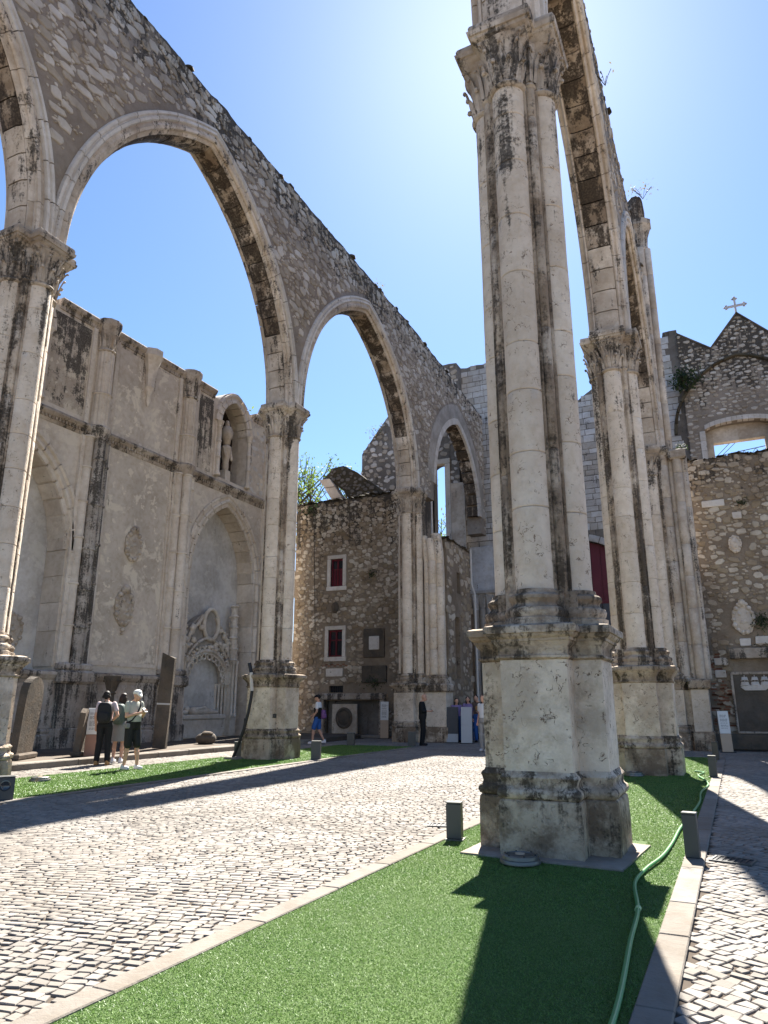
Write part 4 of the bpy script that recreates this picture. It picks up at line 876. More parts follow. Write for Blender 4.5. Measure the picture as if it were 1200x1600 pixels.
gc = thing('gable_cross', (2.2, 36.2, 20.25), 'stone cross with lobed arms on the tip of the gable', 'cross'); gc.scale = (.8, .8, .8)
MB().box(-.06, .06, -.06, .06, 0, 1.05).build('upright', 'ashlar_grey', gc); MB().box(-.5, .5, -.055, .055, .5, .62).build('crossbar', 'ashlar_grey', gc)
b = MB()
for x, z in ((-.5, .56), (.5, .56), (0, 1.05)):
    for dx, dz in ((0, .1), (.1, 0), (-.1, 0), (0, -.1)): b.ball((x+dx, 0, z+dz), .075, .06, .075, 8, 5)
b.build('lobes', 'ashlar_grey', gc, 50)
# ------------------------------------------------------------ rubble end wall on the right
FR = FY(26.3); rw = thing('end_wall', (2.5, 26.3, 0), 'ochre rubble end wall with coats of arms on the right', 'wall')
rtop = lambda u: 9.75+.14*nz(u*1.7, 2)+.1*nz(u*5)
wall(FR, lin(-.75, 6.5, 24), .7, lambda u: 0, rtop).build('masonry_core', 'mortar_ochre', rw, None, True)
def rd(u, v):
    if v > rtop(u)-.08 or (-.1 < u < 1.4 and v < 3.2) or (u-.52)**2+(v-4.05)**2 < .5 or (u-.57)**2+(v-6.6)**2 < .2: return 0
    return max(.1, min(1, .62+.4*nz(u, v, 3)))
rubble(rw, FR, -.72, 6.4, .5, 9.7, rd, 3400, .035, .15, 'rubble_ochre', 230, (1, 2.2), (.02, .045), 1.9, .72, .6)
for k in range(70):
    u = random.uniform(-.72, -.1); v = .7+2.4*random.random()**1.3; MB().box(u-.09, u+.09, 26.27, 26.32, v-.025, v+.025, .004).build('brick', 'brick_red', rw, None, True)
MB().box(-.75, 6.5, 26.1, 26.4, 0, .48, .03).build('base_course', 'dark_slab', rw, None, True)
MB().box(-.02, 1.3, 26.0, 26.3, 2.82, 3.15, .02).build('stone_shelf', 'limestone_dado', rw, None, True)
for i, (u, z, w_) in enumerate(((.05, 8.1, .35), (.75, 7.6, .14), (-.3, 2.75, .2), (-.35, 2.35, .16), (1.0, 3.4, .2), (.5, 3.35, .16))): MB().box(u-w_, u+w_, 26.22, 26.3, z-.12, z+.12, .02).jitter(.02, 3).build('pale_block', 'hood_stone', rw, None, True)
b = MB()
c_ = MB()
for i in range(90):
    u = random.uniform(-.7, 6.4); q, f = variants('rubble')[i % 12]; s = random.uniform(.08, .18); c_.add([(u+a*s*1.2, 26.3+random.uniform(0, .6)+b_*s, rtop(u)+.02+z*s*.5) for a, b_, z in q], f)
c_.build('ragged_capping', 'moss_stone', rw, None, True, 'stuff')
cartouche(.53, 26.26, 4.1, .34, .5, 'large oval coat of arms with crest on the right rubble wall', 1, 'Y', 'limestone_aisle')
cartouche(.57, 26.27, 6.62, .2, .3, 'small carved shield high on the right rubble wall', 0, 'Y', 'limestone_aisle')
sr = thing('ship_relief', (.6, 26.2, .5), 'dark stone slab carved with a sailing ship at the right edge', 'relief')
MB().box(-.62, .7, -.02, .12, .04, 1.84, .03).build('slab', 'dark_slab', sr)
for a, b, c, d in ((-.66, .74, 0, .06), (-.66, .74, 1.82, 1.9), (-.68, -.6, .06, 1.82), (.68, .76, .06, 1.82)): MB().box(a, b, -.06, .12, c, d, .01).build('frame', 'limestone_dado', sr)
MB().box(-.58, .66, -.045, 0, 1.18, 1.26).build('ledge', 'dark_slab', sr)
m = MB().loft([[(x*k, d, 1.36+(z-.0)*k) for x, z in ((-.42, .06), (-.3, -.04), (.3, -.04), (.46, .1), (.4, .13), (-.36, .11))] for k, d in ((1, -.02), (.95, -.08))]); m.build('hull', 'hood_stone', sr)
for x in (-.27, .02, .3):
    MB().tube([(x, -.03, 1.4), (x, -.03, 1.8)], .012, 6).build('mast', 'hood_stone', sr, 60)
    for z, w_, h_ in ((1.52, .135, .075), (1.68, .105, .065)): MB().loft([[(x-w_*1.1, -.02, z-h_), (x-w_*.3, -.02, z-h_*.75), (x+w_*.5, -.02, z-h_*.8), (x+w_*1.05, -.02, z-h_), (x+w_*.75, -.02, z+h_), (x-w_*.75, -.02, z+h_)], [(x-w_*.85, -.07, z-h_*.8), (x-w_*.3, -.1, z-h_*.5), (x+w_*.5, -.1, z-h_*.55), (x+w_*.85, -.07, z-h_*.8), (x+w_*.6, -.06, z+h_*.85), (x-w_*.6, -.06, z+h_*.85)]]).build('sail', 'hood_stone', sr, 60)

# ------------------------------------------------------------ stones and panels by the left wall
t = thing('leaning_slab', (-15.45, 16.95, .14), 'tall thin dark stone slab standing upright beside the carved tomb', 'slab')
MB().loft([[(x, y, z) for x, y in ((-.1, -.19), (.1, -.19), (.1, .19), (-.1, .19))] for z in (0, .8, 1.25)]+[[(-.1, -.19, 2.72), (.1, -.19, 2.76), (.1, .19, 2.6), (-.1, .19, 2.62)]]).jitter(.02, 2).build('slab_face', 'dark_slab', t)
MB().loft([[(.108, -.195, z), (.108, .195, z), (.1, .195, z+.03), (.1, -.195, z+.03)] for z in (1.24, 1.26)]).jitter(.01, 4).build('pale_crack', 'hood_stone', t)
t.rotation_euler = (R(-2), 0, R(-62))
t = thing('grave_slab', (-15.55, 12.35, .14), 'large round topped dark gravestone at the far left', 'gravestone'); t.rotation_euler = (R(-4), 0, R(-62))
pr_ = [(-.42, 0), (.42, 0), (.47, 1.2)]+[(.45*math.cos(q), 1.55+.36*math.sin(q)) for q in lin(0, math.pi, 10)]+[(-.46, 1.2)]
MB().loft([[(x, y, z) for x, z in pr_] for y in (-.09, .09)]).jitter(.015, 2).build('slab', 'dark_slab', t); MB().box(-.5, .5, -.2, .2, 0, .14, .03).build('foot', 'dark_slab', t)
t = thing('gravestone', (-15.2, 13.75, .14), 'small dark pointed gravestone just behind the information panel', 'gravestone'); t.rotation_euler = (R(-5), 0, R(-55))
MB().loft([[(x, y, z) for x, z in ((-.3, 0), (.28, 0), (.26, 1.05), (.1, 1.16), (-.14, 1.12), (-.2, .9))] for y in (-.07, .07)]).jitter(.02, 3).build('slab', 'dark_slab', t); MB().box(-.34, .32, -.12, .12, 0, .1, .02).build('foot', 'dark_slab', t)
t = thing('old_column', (-16.8, 16.2, .13), 'short dark column with carved capital behind the visitors', 'column')
MB().lathe([(.2, 0), (.2, .12), (.12, .2), (.1, .3), (.1, 1.55)], 0, 0, 14).build('shaft', 'dark_slab', t, 40); MB().lathe([(.12, 1.55), (.15, 1.58), (.11, 1.62), (.18, 1.9), (.24, 2.0), (.24, 2.08)], 0, 0, 14).build('capital', 'dark_slab', t, 40)
b = MB(); leaves(b, 0, 0, 1.64, 1.95, .11, .17, 7, 0, .07); b.build('carved_leaves', 'dark_slab', t, 40)
t = thing('stone_lump', (-15.9, 19.6, .13), 'rounded lump of broken carved stone on the step before the tomb', 'stone')
MB().ball((0, 0, .16), .36, .3, .2, 12, 8).jitter(.06, 2.5).build('lump', 'dark_slab', t, 50); MB().ball((.1, -.05, .33), .2, .18, .08, 10, 6).jitter(.04, 4).build('carved_top', 'dark_slab', t, 50)
def panel(name, x, y, rz, label, face, foot, back, lean=6, w=.3, h=1.25, z=0.0, split=.5, text=True):
    t = thing(name, (x, y, z), label, 'panel'); t.rotation_euler = (R(-lean), 0, R(rz))
    MB().box(-w/2, w/2, -.03, .03, h*split, h, .006).build('sign_face', face, t); MB().box(-w/2, w/2, -.03, .03, 0.01, h*split-.004, .006).build('lower_panel', foot, t)
    MB().box(-w/2-.012, w/2+.012, .03, .07, .0, h+.01, .006).build('backing', back, t); MB().box(-w/2-.06, w/2+.06, -.1, .16, 0, .014).build('foot_plate', 'black_metal', t)
    if text:
        b = MB(); zz = h-.12
        while zz > h*split+.1:
            x0 = -w/2+.05
            for k in range(3): l = random.uniform(.03, w*.25); b.box(x0, x0+l, -.034, -.0305, zz-.008, zz+.004); x0 += l+.015
            zz -= random.choice((.028, .028, .06))
        b.build('text_lines', 'panel_print', t)
panel('information_panel', -14.95, 13.95, 42, 'white information panel on the left, next to the visitor with the black backpack', 'panel_white', 'panel_rust', 'panel_dark', 5, .34, 1.3)
panel('information_panel', -13.45, 28.1, 20, 'slim white information panel leaning beside the altar front', 'panel_white', 'panel_tan', 'panel_dark', 6, .34, 1.5)
panel('information_panel', -9.72, 26.2, 12, 'dark leaning panel between the bald man and the group of visitors', 'panel_dark', 'panel_grey', 'panel_dark', 8, .42, 1.3, split=.25, text=False)
panel('information_panel', -9.05, 25.9, 12, 'light grey leaning panel directly in front of the visitor group', 'panel_grey', 'panel_grey', 'panel_dark', 8, .4, 1.3, text=False)
panel('information_panel', -.38, 24.6, 14, 'slim white and tan information panel by the ship relief wall', 'panel_white', 'panel_tan', 'panel_dark', 7, .3, 1.2, split=.45)

# ------------------------------------------------------------ bollards, lights, hose, drains
def bollard(x, y, label, w=.17, h=.40, rz=0, port=False):
    t = thing('bollard_light', (x, y, 0), label, 'bollard', 'low steel bollard lights along the lawns', R(rz))
    MB().box(-w/2, w/2, -w*.36, w*.36, .02, h, .008).build('housing', 'steel_grey', t); MB().box(-w/2-.004, w/2+.004, -w*.36-.004, w*.36+.004, h+.001, h+.016, .005).build('cap', 'fixture_metal', t)
    MB().box(-w*.62, w*.62, -w*.5, w*.5, 0, .02).build('base_plate', 'fixture_metal', t)
    pn = MB().loft([[(r*math.cos(q), yy, h*.66+r*math.sin(q)) for q in [2*math.pi*i/20 for i in range(20)]] for r, yy in ((w*.3, w*.34), (w*.3, w*.375), (w*.24, w*.38), (w*.22, w*.365))]); pn.build('light_port', 'lens_glass', t, 40)
    if port: MB().loft([[(r*math.cos(q), -yy, h*.66+r*math.sin(q)) for q in [2*math.pi*i/20 for i in range(20)]] for r, yy in ((w*.3, w*.34), (w*.3, w*.375), (w*.24, w*.38), (w*.22, w*.365))]).build('light_port', 'lens_glass', t, 40)
    return t
bollard(-2.86, 7.72, 'grey steel bollard light left of the near pillar', .16, .37, 8)
bollard(-.52, 7.75, 'grey steel bollard light right of the near pillar beside the hose', .125, .40, -6)
bollard(-.56, 16.2, 'pale topped bollard light beside the right kerb in front of the far panel', .14, .40, -5)
bollard(-.62, 21.0, 'dark bollard light at the shaded end of the right lawn', .15, .45, -5)
bollard(-10.05, 7.78, 'dark bollard light with round port at the left edge', .26, .34, 60, True)
bollard(-12.3, 16.55, 'bollard light left of the black curved bar', .22, .4, 30)
bollard(-9.98, 16.75, 'bollard light right of the pillar with the black bar', .24, .46, 20)
bollard(-12.3, 23.0, 'dark bollard light at the far shaded corner of the left lawn', .26, .42, 20)
bollard(-10.15, 23.4, 'dark bollard light at the feet of the bald man', .26, .46, 20)
def uplight(x, y, r, label):
    t = thing('ground_uplight', (x, y, .02), label, 'light', 'round ground uplights in the turf')
    MB().lathe([(r, 0), (r, .012), (r*.97, .03), (r*.86, .034), (r*.84, .06), (r*.8, .066), (r*.68, .07), (r*.66, .062)], 0, 0, 36).build('housing', 'fixture_metal', t, 40)
    MB().lathe([(r*.66, .058), (r*.6, .066), (r*.2, .07)], 0, 0, 30).build('lens', 'steel_grey', t, 40); MB().lathe([(r*.24, .069), (r*.24, .076), (r*.1, .078)], 0, 0, 20).build('lamp_eye', 'panel_tan', t, 40)
    for k in range(6): MB().lathe([(.008, .06), (.008, .075)], r*.75*math.cos(k*1.047), r*.75*math.sin(k*1.047), 8).build('screw', 'black_metal', t)
uplight(-1.92, 6.86, .185, 'round grey ground uplight at the foot of the near pillar')
uplight(-11.9, 9.95, .19, 'round ground uplight in the left lawn, left of the visitors')
uplight(-2.0, 15.75, .19, 'round ground uplight at the foot of the second right pillar')
hp = [(-.62, 1.6), (-.66, 2.6), (-.66, 3.8), (-.73, 4.93), (-.77, 5.65), (-.885, 6.45), (-.86, 7.0), (-.78, 7.6), (-.75, 8.4), (-.735, 9.4), (-.67, 10.8), (-.64, 12.0), (-.67, 13.2), (-.6, 14.4), (-.7, 15.4), (-.84, 16.2), (-.76, 16.9), (-.95, 17.2)]
def spline(p, n=6):
    out = []
    for i in range(len(p)-1):
        a, b, c, d = [Vector(p[max(0, min(len(p)-1, i+k))]) for k in (-1, 0, 1, 2)]
        for t in [k/n for k in range(n)]: out.append(.5*((2*b)+(c-a)*t+(2*a-5*b+4*c-d)*t*t+(3*b-a-3*c+d)*t**3))
    return out+[Vector(p[-1])]
sp = spline([(x, y, .032+.004*math.sin(i*2.1)) for i, (x, y) in enumerate(hp)], 7)
h = thing('garden_hose', (-.75, 5, 0), 'green garden hose snaking along the right side of the lawn', 'hose')
MB().tube(sp, .015, 10).build('hose', 'hose_green', h, 60, True)
MB().tube([p+Vector((.005, 0, .0125)) for p in sp], .0038, 5).build('pale_stripe', 'hose_stripe', h, 60, True)
MB().tube([sp[28]+Vector((0, -.02, 0)), sp[28]+Vector((0, .04, 0))], .021, 12).build('coupling', 'hose_stripe', h, 40, True)
def grate(x, y, w, l, label, rz=0):
    t = thing('drain_grate', (x, y, 0), label, 'drain', None, R(rz)); MB().box(-w/2, w/2, -l/2, l/2, -.03, .004).build('pit', 'black_metal', t)
    for a, b, c, d in ((-w/2, w/2, -l/2-.02, -l/2), (-w/2, w/2, l/2, l/2+.02), (-w/2-.02, -w/2, -l/2-.02, l/2+.02), (w/2, w/2+.02, -l/2-.02, l/2+.02)): MB().box(a, b, c, d, -.02, .014).build('frame', 'steel_grey', t)
    n = int(w/.05)
    for k in range(n): MB().box(-w/2+k*.05+.012, -w/2+k*.05+.032, -l/2, l/2, .005, .012).build('bar', 'black_metal', t)
grate(-.19, 7.85, .32, .22, 'iron drain grate in the path beside the right bollard', -12)
grate(-3.32, 8.55, .3, .2, 'iron drain grate in the cobbles beside the left bollard', 14)
t = thing('curved_bar', (-11.75, 15.95, .02), 'black curved steel bar leaning upright against the left lawn pillar', 'bar')
MB().tube([(-.28, .0, 0), (-.13, .02, .35), (0, .05, .75), (.09, .08, 1.15), (.14, .1, 1.5), (.15, .12, 1.72)], .04, 8, flat=.5).build('bar', 'black_metal', t, 40); MB().box(-.45, -.08, -.14, .16, -.02, .05, .01).build('base_block', 'kerb_stone', t)
MB().tube([(.1, .12, 2.2), (.02, .12, 2.45)], .05, 8, flat=.5).build('upper_bracket', 'black_metal', t, 40)
MB().tube([(.15, .12, 1.72), (.1, .14, 2.0), (.1, .12, 2.2)], .045, 8, flat=.5).build('pale_clamp', 'hood_stone', t, 40)
t = thing('wall_tag', (-10.9, 16.14, 1.05), 'small black plate on the pedestal of the left lawn pillar', 'plate'); MB().box(-.05, .05, -.012, .012, 0, .1, .003).build('plate', 'black_metal', t); MB().box(-.035, .035, -.016, -.012, .03, .07).build('face', 'steel_grey', t)

# ------------------------------------------------------------ people
def person(x, y, face, H, label, body='skin', shirt=None, legs=None, legmat=None, shoes='shoe_white', hair='hair_dark', hairlen=0, J=None, z=0.0, vox=.0105, belly=1.0, sleeve=.55, cap=None, leglen=1.0, skirt=False, tilt=0.0, wide=1.0):
    """face: heading in degrees, 0 looks towards -Y; one continuous body mesh, clothing and hair as children"""
    root = thing('person', (x, y, z), label, 'person', None, R(face)); k = H/1.72
    D = dict(hipL=(.09, 0, .90), knL=(.10, -.025, .49), anL=(.10, .02, .085), hipR=(-.09, 0, .90), knR=(-.10, -.02, .49), anR=(-.10, .03, .085),
             shL=(.175, .01, 1.395), elL=(.225, .04, 1.12), wrL=(.22, -.05, .88), shR=(-.175, .01, 1.395), elR=(-.225, .04, 1.12), wrR=(-.22, -.05, .88), head=(0, -.025, 1.60), neck=(0, .015, 1.44))
    D.update(J or {}); D = {a: Vector(b)*k for a, b in D.items()}; V_ = lambda *p: Vector(p)*k
    def torso(m, g=0.0, z0=.86, z1=1.43):
        prof = [(.86, .150, .105, 0), (.93, .165, .115, 0), (1.02, .148, .105*belly, -.01*belly), (1.12, .146, .108*belly, -.012*belly), (1.24, .163, .112, 0), (1.34, .172, .1, .01), (1.40, .15, .082, .015), (1.45, .075, .06, .018), (1.48, .055, .055, .016)]
        rings = []
        for zz, rx, ry, cy in prof:
            if z0-.01 <= zz <= z1+.01: rings.append([((rx*wide+g)*math.cos(q)*k, (cy+(ry+g)*math.sin(q))*k, zz*k) for q in [2*math.pi*i/20 for i in range(20)]])
        m.loft(rings)
    b = MB(); torso(b, -.004, .86, 1.48)
    hd_ = D['head']; b.cap(D['neck']-V_(0, 0, .03), hd_-V_(0, -.01, .04), .052*k, .05*k)
    dirv = Vector((math.sin(tilt)*0, -math.cos(tilt), -math.sin(tilt)))
    b.ball(hd_+V_(0, .008, .02), .077*k, .094*k, .1*k, 16, 10); b.ball(hd_+dirv*.03*k+V_(0, 0, -.045), .056*k, .065*k, .062*k, 14, 8)
    b.cap(hd_+dirv*.088*k+V_(0, 0, .015), hd_+dirv*.108*k+V_(0, 0, -.022), .009*k, .0155*k, 8)
    for s in (-1, 1):
        b.ball(hd_+V_(s*.078, .012, -.002), .012*k, .022*k, .032*k, 8, 6); b.ball(hd_+dirv*.082*k+V_(s*.03, 0, .03), .024*k, .012*k, .009*k, 8, 5)
    b.ball(hd_+dirv*.085*k+V_(0, 0, -.058), .026*k, .012*k, .01*k, 8, 5)
    for s in 'LR':
        sg = 1 if s == 'L' else -1
        b.cap(D['sh'+s], D['el'+s], .05*k, .039*k); b.cap(D['el'+s], D['wr'+s], .04*k, .027*k)
        b.cap(D['hip'+s], D['kn'+s], .082*k, .054*k); b.cap(D['kn'+s]+V_(0, .008, -.03), D['kn'+s].lerp(D['an'+s], .35)+V_(0, .014, 0), .05*k, .053*k); b.cap(D['kn'+s].lerp(D['an'+s], .3), D['an'+s], .05*k, .034*k)
        b.cap(D['an'+s]+V_(0, .02, -.04), D['an'+s]+V_(0, -.13, -.052), .036*k, .028*k)
        f = (D['wr'+s]-D['el'+s]).normalized(); pal = D['wr'+s]+f*.075*k; sd_ = f.cross(Vector((0, 0, 1)) if abs(f.z) < .8 else Vector((0, 1, 0))).normalized(); up_ = sd_.cross(f)
        b.cap(D['wr'+s], pal, .026*k, .034*k, 10); inw = up_ if f.z > -.6 else Vector((-sg, 0, 0))
        for q, L in zip((-1.5, -.5, .5, 1.5), (.055, .068, .072, .062)):
            a0 = pal+sd_*(q*.018*k)+f*.012*k; a1 = a0+(f*.8+inw*.45).normalized()*L*.55*k; a2 = a1+(f*.35+inw*.95).normalized()*L*.5*k; b.cap(a0, a1, .0098*k, .009*k, 8); b.cap(a1, a2, .009*k, .008*k, 8)
        b.cap(D['wr'+s]+f*.03*k+sd_*(.026*k), D['wr'+s]+f*.085*k+sd_*(.05*k)+inw*.03*k, .0125*k, .0095*k, 8)
    def rem(o, vx):
        md = o.modifiers.new('remesh', 'REMESH'); md.mode = 'VOXEL'; md.voxel_size = vx; md.use_smooth_shade = True
        sm = o.modifiers.new('smooth', 'SMOOTH'); sm.factor = .5; sm.iterations = 3; return o
    rem(b.build('body', body, root), vox)
    def clothes(name, m, mat, vx=.013): return rem(m.build(name, mat, root), vx)
    if shirt:
        m = MB(); torso(m, .014, .86, 1.45)
        for s in 'LR':
            m.cap(D['sh'+s]+V_(0, 0, .004), D['sh'+s].lerp(D['el'+s], sleeve if sleeve < 1 else 1), .064*k, (.062 if sleeve < 1 else .052)*k)
            if sleeve > 1: m.cap(D['el'+s], D['el'+s].lerp(D['wr'+s], sleeve-1), .052*k, .042*k)
        clothes('shirt', m, shirt)
    if legmat:
        m = MB(); torso(m, .02, .86, 1.02)
        if skirt: m.lathe([(.17*k, .98*k), (.185*k, .8*k), (.19*k, .62*k), (.2*k, .52*k)], 0, 0, 20)
        else:
            for s in 'LR':
                l = legs
                m.cap(D['hip'+s], D['hip'+s].lerp(D['kn'+s], min(1, l)), .102*k, (.088 if l <= 1 else .07)*k)
                if l > 1: m.cap(D['kn'+s], D['kn'+s].lerp(D['an'+s], l-1), .08*k*leglen, .066*k*leglen)
        clothes('trousers' if legs and legs > 1 else ('skirt' if skirt else 'shorts'), m, legmat)
    for s in 'LR':
        m = MB(); a = D['an'+s]; m.cap(a+V_(0, .035, -.035), a+V_(0, -.135, -.045), .047*k, .04*k); m.cap(a+V_(0, .02, .01), a+V_(0, .0, -.03), .042*k, .045*k); m.box(a.x-.042*k, a.x+.042*k, a.y-.16*k, a.y+.075*k, a.z-.083*k, a.z-.062*k)
        clothes('shoe', m, shoes, .011)
    if hair:
        m = MB(); m.ball(hd_+V_(0, .022, .035), .084*k, .094*k, .096*k, 16, 10)
        if hairlen: m.cap(hd_+V_(0, .07, 0), hd_+V_(0, .085, -hairlen), .075*k, .06*k); m.cap(hd_+V_(.055, .04, 0), hd_+V_(.07, .05, -hairlen*.8), .045*k, .035*k); m.cap(hd_+V_(-.055, .04, 0), hd_+V_(-.07, .05, -hairlen*.8), .045*k, .035*k)
        if hairlen > .1: m.jitter(.014, 22)
        clothes('hair', m, hair, .01)
    if cap:
        m = MB(); m.ball(hd_+V_(0, .012, .055), .09*k, .105*k, .068*k, 16, 8); m.cap(hd_+dirv*.07*k+V_(-.035, 0, .05), hd_+dirv*.145*k+V_(0, 0, .025), .03*k, .02*k); m.cap(hd_+dirv*.07*k+V_(.035, 0, .05), hd_+dirv*.145*k+V_(0, 0, .025), .03*k, .02*k); clothes('cap', m, cap, .009)
    return root
def backpack(x, y, z, face, mat, label, w=.3, h=.46, d=.15):
    t = thing('backpack', (x, y, z), label, 'backpack', None, R(face))
    def rb(w, h, d, yy, zz): return MB().loft([[(w/2*math.copysign(abs(math.cos(q))**.55, math.cos(q))*s, yy+t_*d, zz+h/2*math.copysign(abs(math.sin(q))**.6, math.sin(q))*s) for q in [2*math.pi*i/24 for i in range(24)]] for t_, s in ((0, .9), (.12, 1), (.75, .98), (.93, .88), (1, .7))])
    rb(w, h, d, 0, 0).build('pack_body', mat, t, 60); rb(w*.8, h*.45, d*.4, d*.85, -h*.18).build('front_pocket', mat, t, 60)
    for s in (-1, 1): MB().tube([(s*w*.28, -.005, h*.38), (s*w*.33, -.09, h*.45), (s*w*.36, -.19, h*.35), (s*w*.36, -.2, 0), (s*w*.36, -.1, -h*.3), (s*w*.3, 0, -h*.36)], .02, 6, flat=.4).build('strap', mat, t, 60)
    MB().tube([(-.04, .04, h*.5), (0, .04, h*.56), (.04, .04, h*.5)], .01, 6).build('handle', mat, t, 60)
def offs(x, y, face, dx, dy): a = R(face); return x+dx*math.cos(a)-dy*math.sin(a), y+dx*math.sin(a)+dy*math.cos(a)
# heading 180 looks away along +Y; the camera lies towards (+X, -Y) from this group
px, py, fc = -13.78, 13.2, 214
person(px, py, fc, 1.72, 'dark haired visitor seen from behind with black backpack and black trousers', shirt='cloth_pink', legs=1.93, legmat='cloth_black', shoes='leather_tan', J=dict(elR=(-.29, .1, 1.14), wrR=(-.16, -.02, 1.02), anL=(.12, .02, .085), anR=(-.13, .03, .085), head=(.03, -.05, 1.585)), hairlen=.02)
bx, by = offs(px, py, fc, 0, .115); backpack(bx, by, 1.20, fc, 'bag_black', 'black backpack worn by the visitor in black trousers', .33, .5, .16)
px, py, fc = -13.95, 13.85, 205
person(px, py, fc, 1.68, 'long haired visitor with green backpack and grey skirt between two others', shirt='cloth_green', legmat='cloth_grey', skirt=True, legs=.6, hair='hair_brown', hairlen=.13, shoes='shoe_white', J=dict(head=(-.02, -.04, 1.585)))
bx, by = offs(px, py, fc, 0, .115); backpack(bx, by, 1.16, fc, 'bag_green', 'green grey backpack worn by the long haired visitor', .32, .5, .2)
px, py, fc = -12.25, 12.55, 84
person(px, py, fc, 1.73, 'man in white flat cap, pale polo and black shorts looking at a phone', shirt='cloth_sage', legs=.92, legmat='shorts_black', shoes='shoe_white', hair=None, cap='cap_white', tilt=.45, belly=1.28,
       J=dict(elL=(.22, -.02, 1.13), wrL=(.08, -.25, 1.2), elR=(-.22, -.02, 1.13), wrR=(-.05, -.25, 1.2), head=(0, -.065, 1.585), anL=(.11, -.1, .085), knL=(.1, -.07, .49), anR=(-.1, .08, .085), knR=(-.1, .0, .49)))
def phone(x, y, z, face, label):
    t = thing('phone', (x, y, z), label, 'phone'); t.rotation_euler = (R(-50), 0, R(face)); MB().box(-.036, .036, -.005, .005, -.07, .07, .003).build('case', 'black_metal', t); MB().box(-.032, .032, .0052, .0065, -.062, .062).build('screen', 'lens_glass', t)
qx, qy = offs(px, py, fc, .01, -.335); phone(qx, qy, 1.27, fc, 'phone held by the man in the white cap')
t = thing('shoulder_strap', (px, py, 0), 'black bag strap across the chest of the man in the white cap', 'strap', None, R(fc))
MB().tube([(.13, .05, 1.475), (.12, -.04, 1.46), (.06, -.125, 1.35), (-.04, -.155, 1.2), (-.14, -.12, 1.05), (-.19, -.02, 1.0), (-.12, .11, 1.1), (.04, .12, 1.3), (.12, .07, 1.46)], .02, 6, flat=.35).build('strap', 'bag_black', t, 60); MB().box(-.225, -.15, -.08, .03, .88, .99, .02).build('pouch', 'cloth_grey', t)
px, py, fc = -13.9, 23.4, -75
person(px, py, fc, 1.74, 'man in black cap, white and black shirt and blue shorts walking left', shirt='cloth_white', legs=.85, legmat='cloth_blue', hair='hair_dark', cap='cloth_black', vox=.0125,
       J=dict(anL=(.09, -.16, .085), knL=(.09, -.14, .5), anR=(-.09, .22, .11), knR=(-.09, .02, .5), elR=(-.24, -.06, 1.15), wrR=(-.24, -.26, 1.0), elL=(.24, .02, 1.13), wrL=(.22, -.12, .93)))
t = thing('waist_jacket', (px, py, 0), 'black vest over the shirt of the man in blue shorts', 'vest', None, R(fc)); o_ = MB().loft([[(rx*math.cos(q), ry*math.sin(q), z) for q in [2*math.pi*i/20 for i in range(20)]] for z, rx, ry in ((.88, .19, .145), (1.02, .18, .14), (1.12, .182, .146), (1.24, .2, .15), (1.27, .19, .14))]); o_.build('vest', 'cloth_black', t, 60); MB().box(-.17, .17, .12, .15, .95, 1.2, .012).build('back_panel', 'cloth_black', t)
bx, by = offs(px, py, fc, 0, .15); backpack(bx, by, 1.03, fc, 'bag_multi', 'small purple patterned backpack of the man in blue shorts', .26, .32, .13)
px, py, fc = -10.0, 24.0, 105
person(px, py, fc, 1.76, 'bald man dressed all in black looking down at his phone', shirt='cloth_black', legs=1.95, legmat='cloth_black', shoes='cloth_black', hair=None, tilt=.5, vox=.0125, belly=1.15, sleeve=1.5,
       J=dict(elL=(.21, -.02, 1.13), wrL=(.06, -.25, 1.13), elR=(-.21, -.02, 1.13), wrR=(-.05, -.25, 1.13), head=(0, -.075, 1.585)))
qx, qy = offs(px, py, fc, .0, -.34); phone(qx, qy, 1.19, fc, 'phone held by the bald man in black')
person(-9.72, 26.75, 40, 1.62, 'woman with dark hair and purple top behind the dark leaning panel', shirt='cloth_purple', legs=1.95, legmat='cloth_navy', hair='hair_dark', hairlen=.22, vox=.0125, sleeve=.5, shoes='cloth_black')
person(-9.28, 26.9, 15, 1.68, 'woman with dark hair in pale lilac shirt behind the light grey panel', shirt='cloth_purple', legs=1.95, legmat='cloth_navy', hair='hair_dark', hairlen=.2, vox=.0125, J=dict(head=(-.03, -.03, 1.60)), shoes='cloth_black')
person(-8.93, 26.95, 5, 1.74, 'young man in brown printed shirt and jeans standing by the grey panel', shirt='cloth_brown', legs=1.95, legmat='cloth_blue', hair='hair_dark', vox=.0125, shoes='cloth_black', J=dict(head=(-.05, -.04, 1.59), wrL=(.08, -.2, 1.1)))
t = thing('shirt_print', (-8.93, 26.95, 0), 'golden print on the chest of the young man in brown', 'print', None, R(5)); m = MB(); m.loft([[(r*.07*math.cos(q), -.13-.004*(1-r), 1.25+r*.09*math.sin(q)) for q in [2*math.pi*i/18 for i in range(18)]] for r in (1, .6)]); m.build('emblem', 'leather_tan', t)
person(-7.10, 22.0, -20, 1.68, 'woman in white top and wide grey trousers half hidden by the near pillar', shirt='cloth_white', legs=1.97, legmat='trouser_grey', hair='hair_dark', hairlen=.3, vox=.0125, leglen=1.25, shoes='shoe_white')
person(.93, 23.2, 100, 1.7, 'visitor in denim shirt and dark bag cut off by the right edge', shirt='cloth_denim', legs=1.95, legmat='cloth_navy', hair='hair_dark', hairlen=.1, vox=.0125, sleeve=1.2, shoes='shoe_white', J=dict(elL=(.28, -.02, 1.12), wrL=(.26, -.16, .95)))

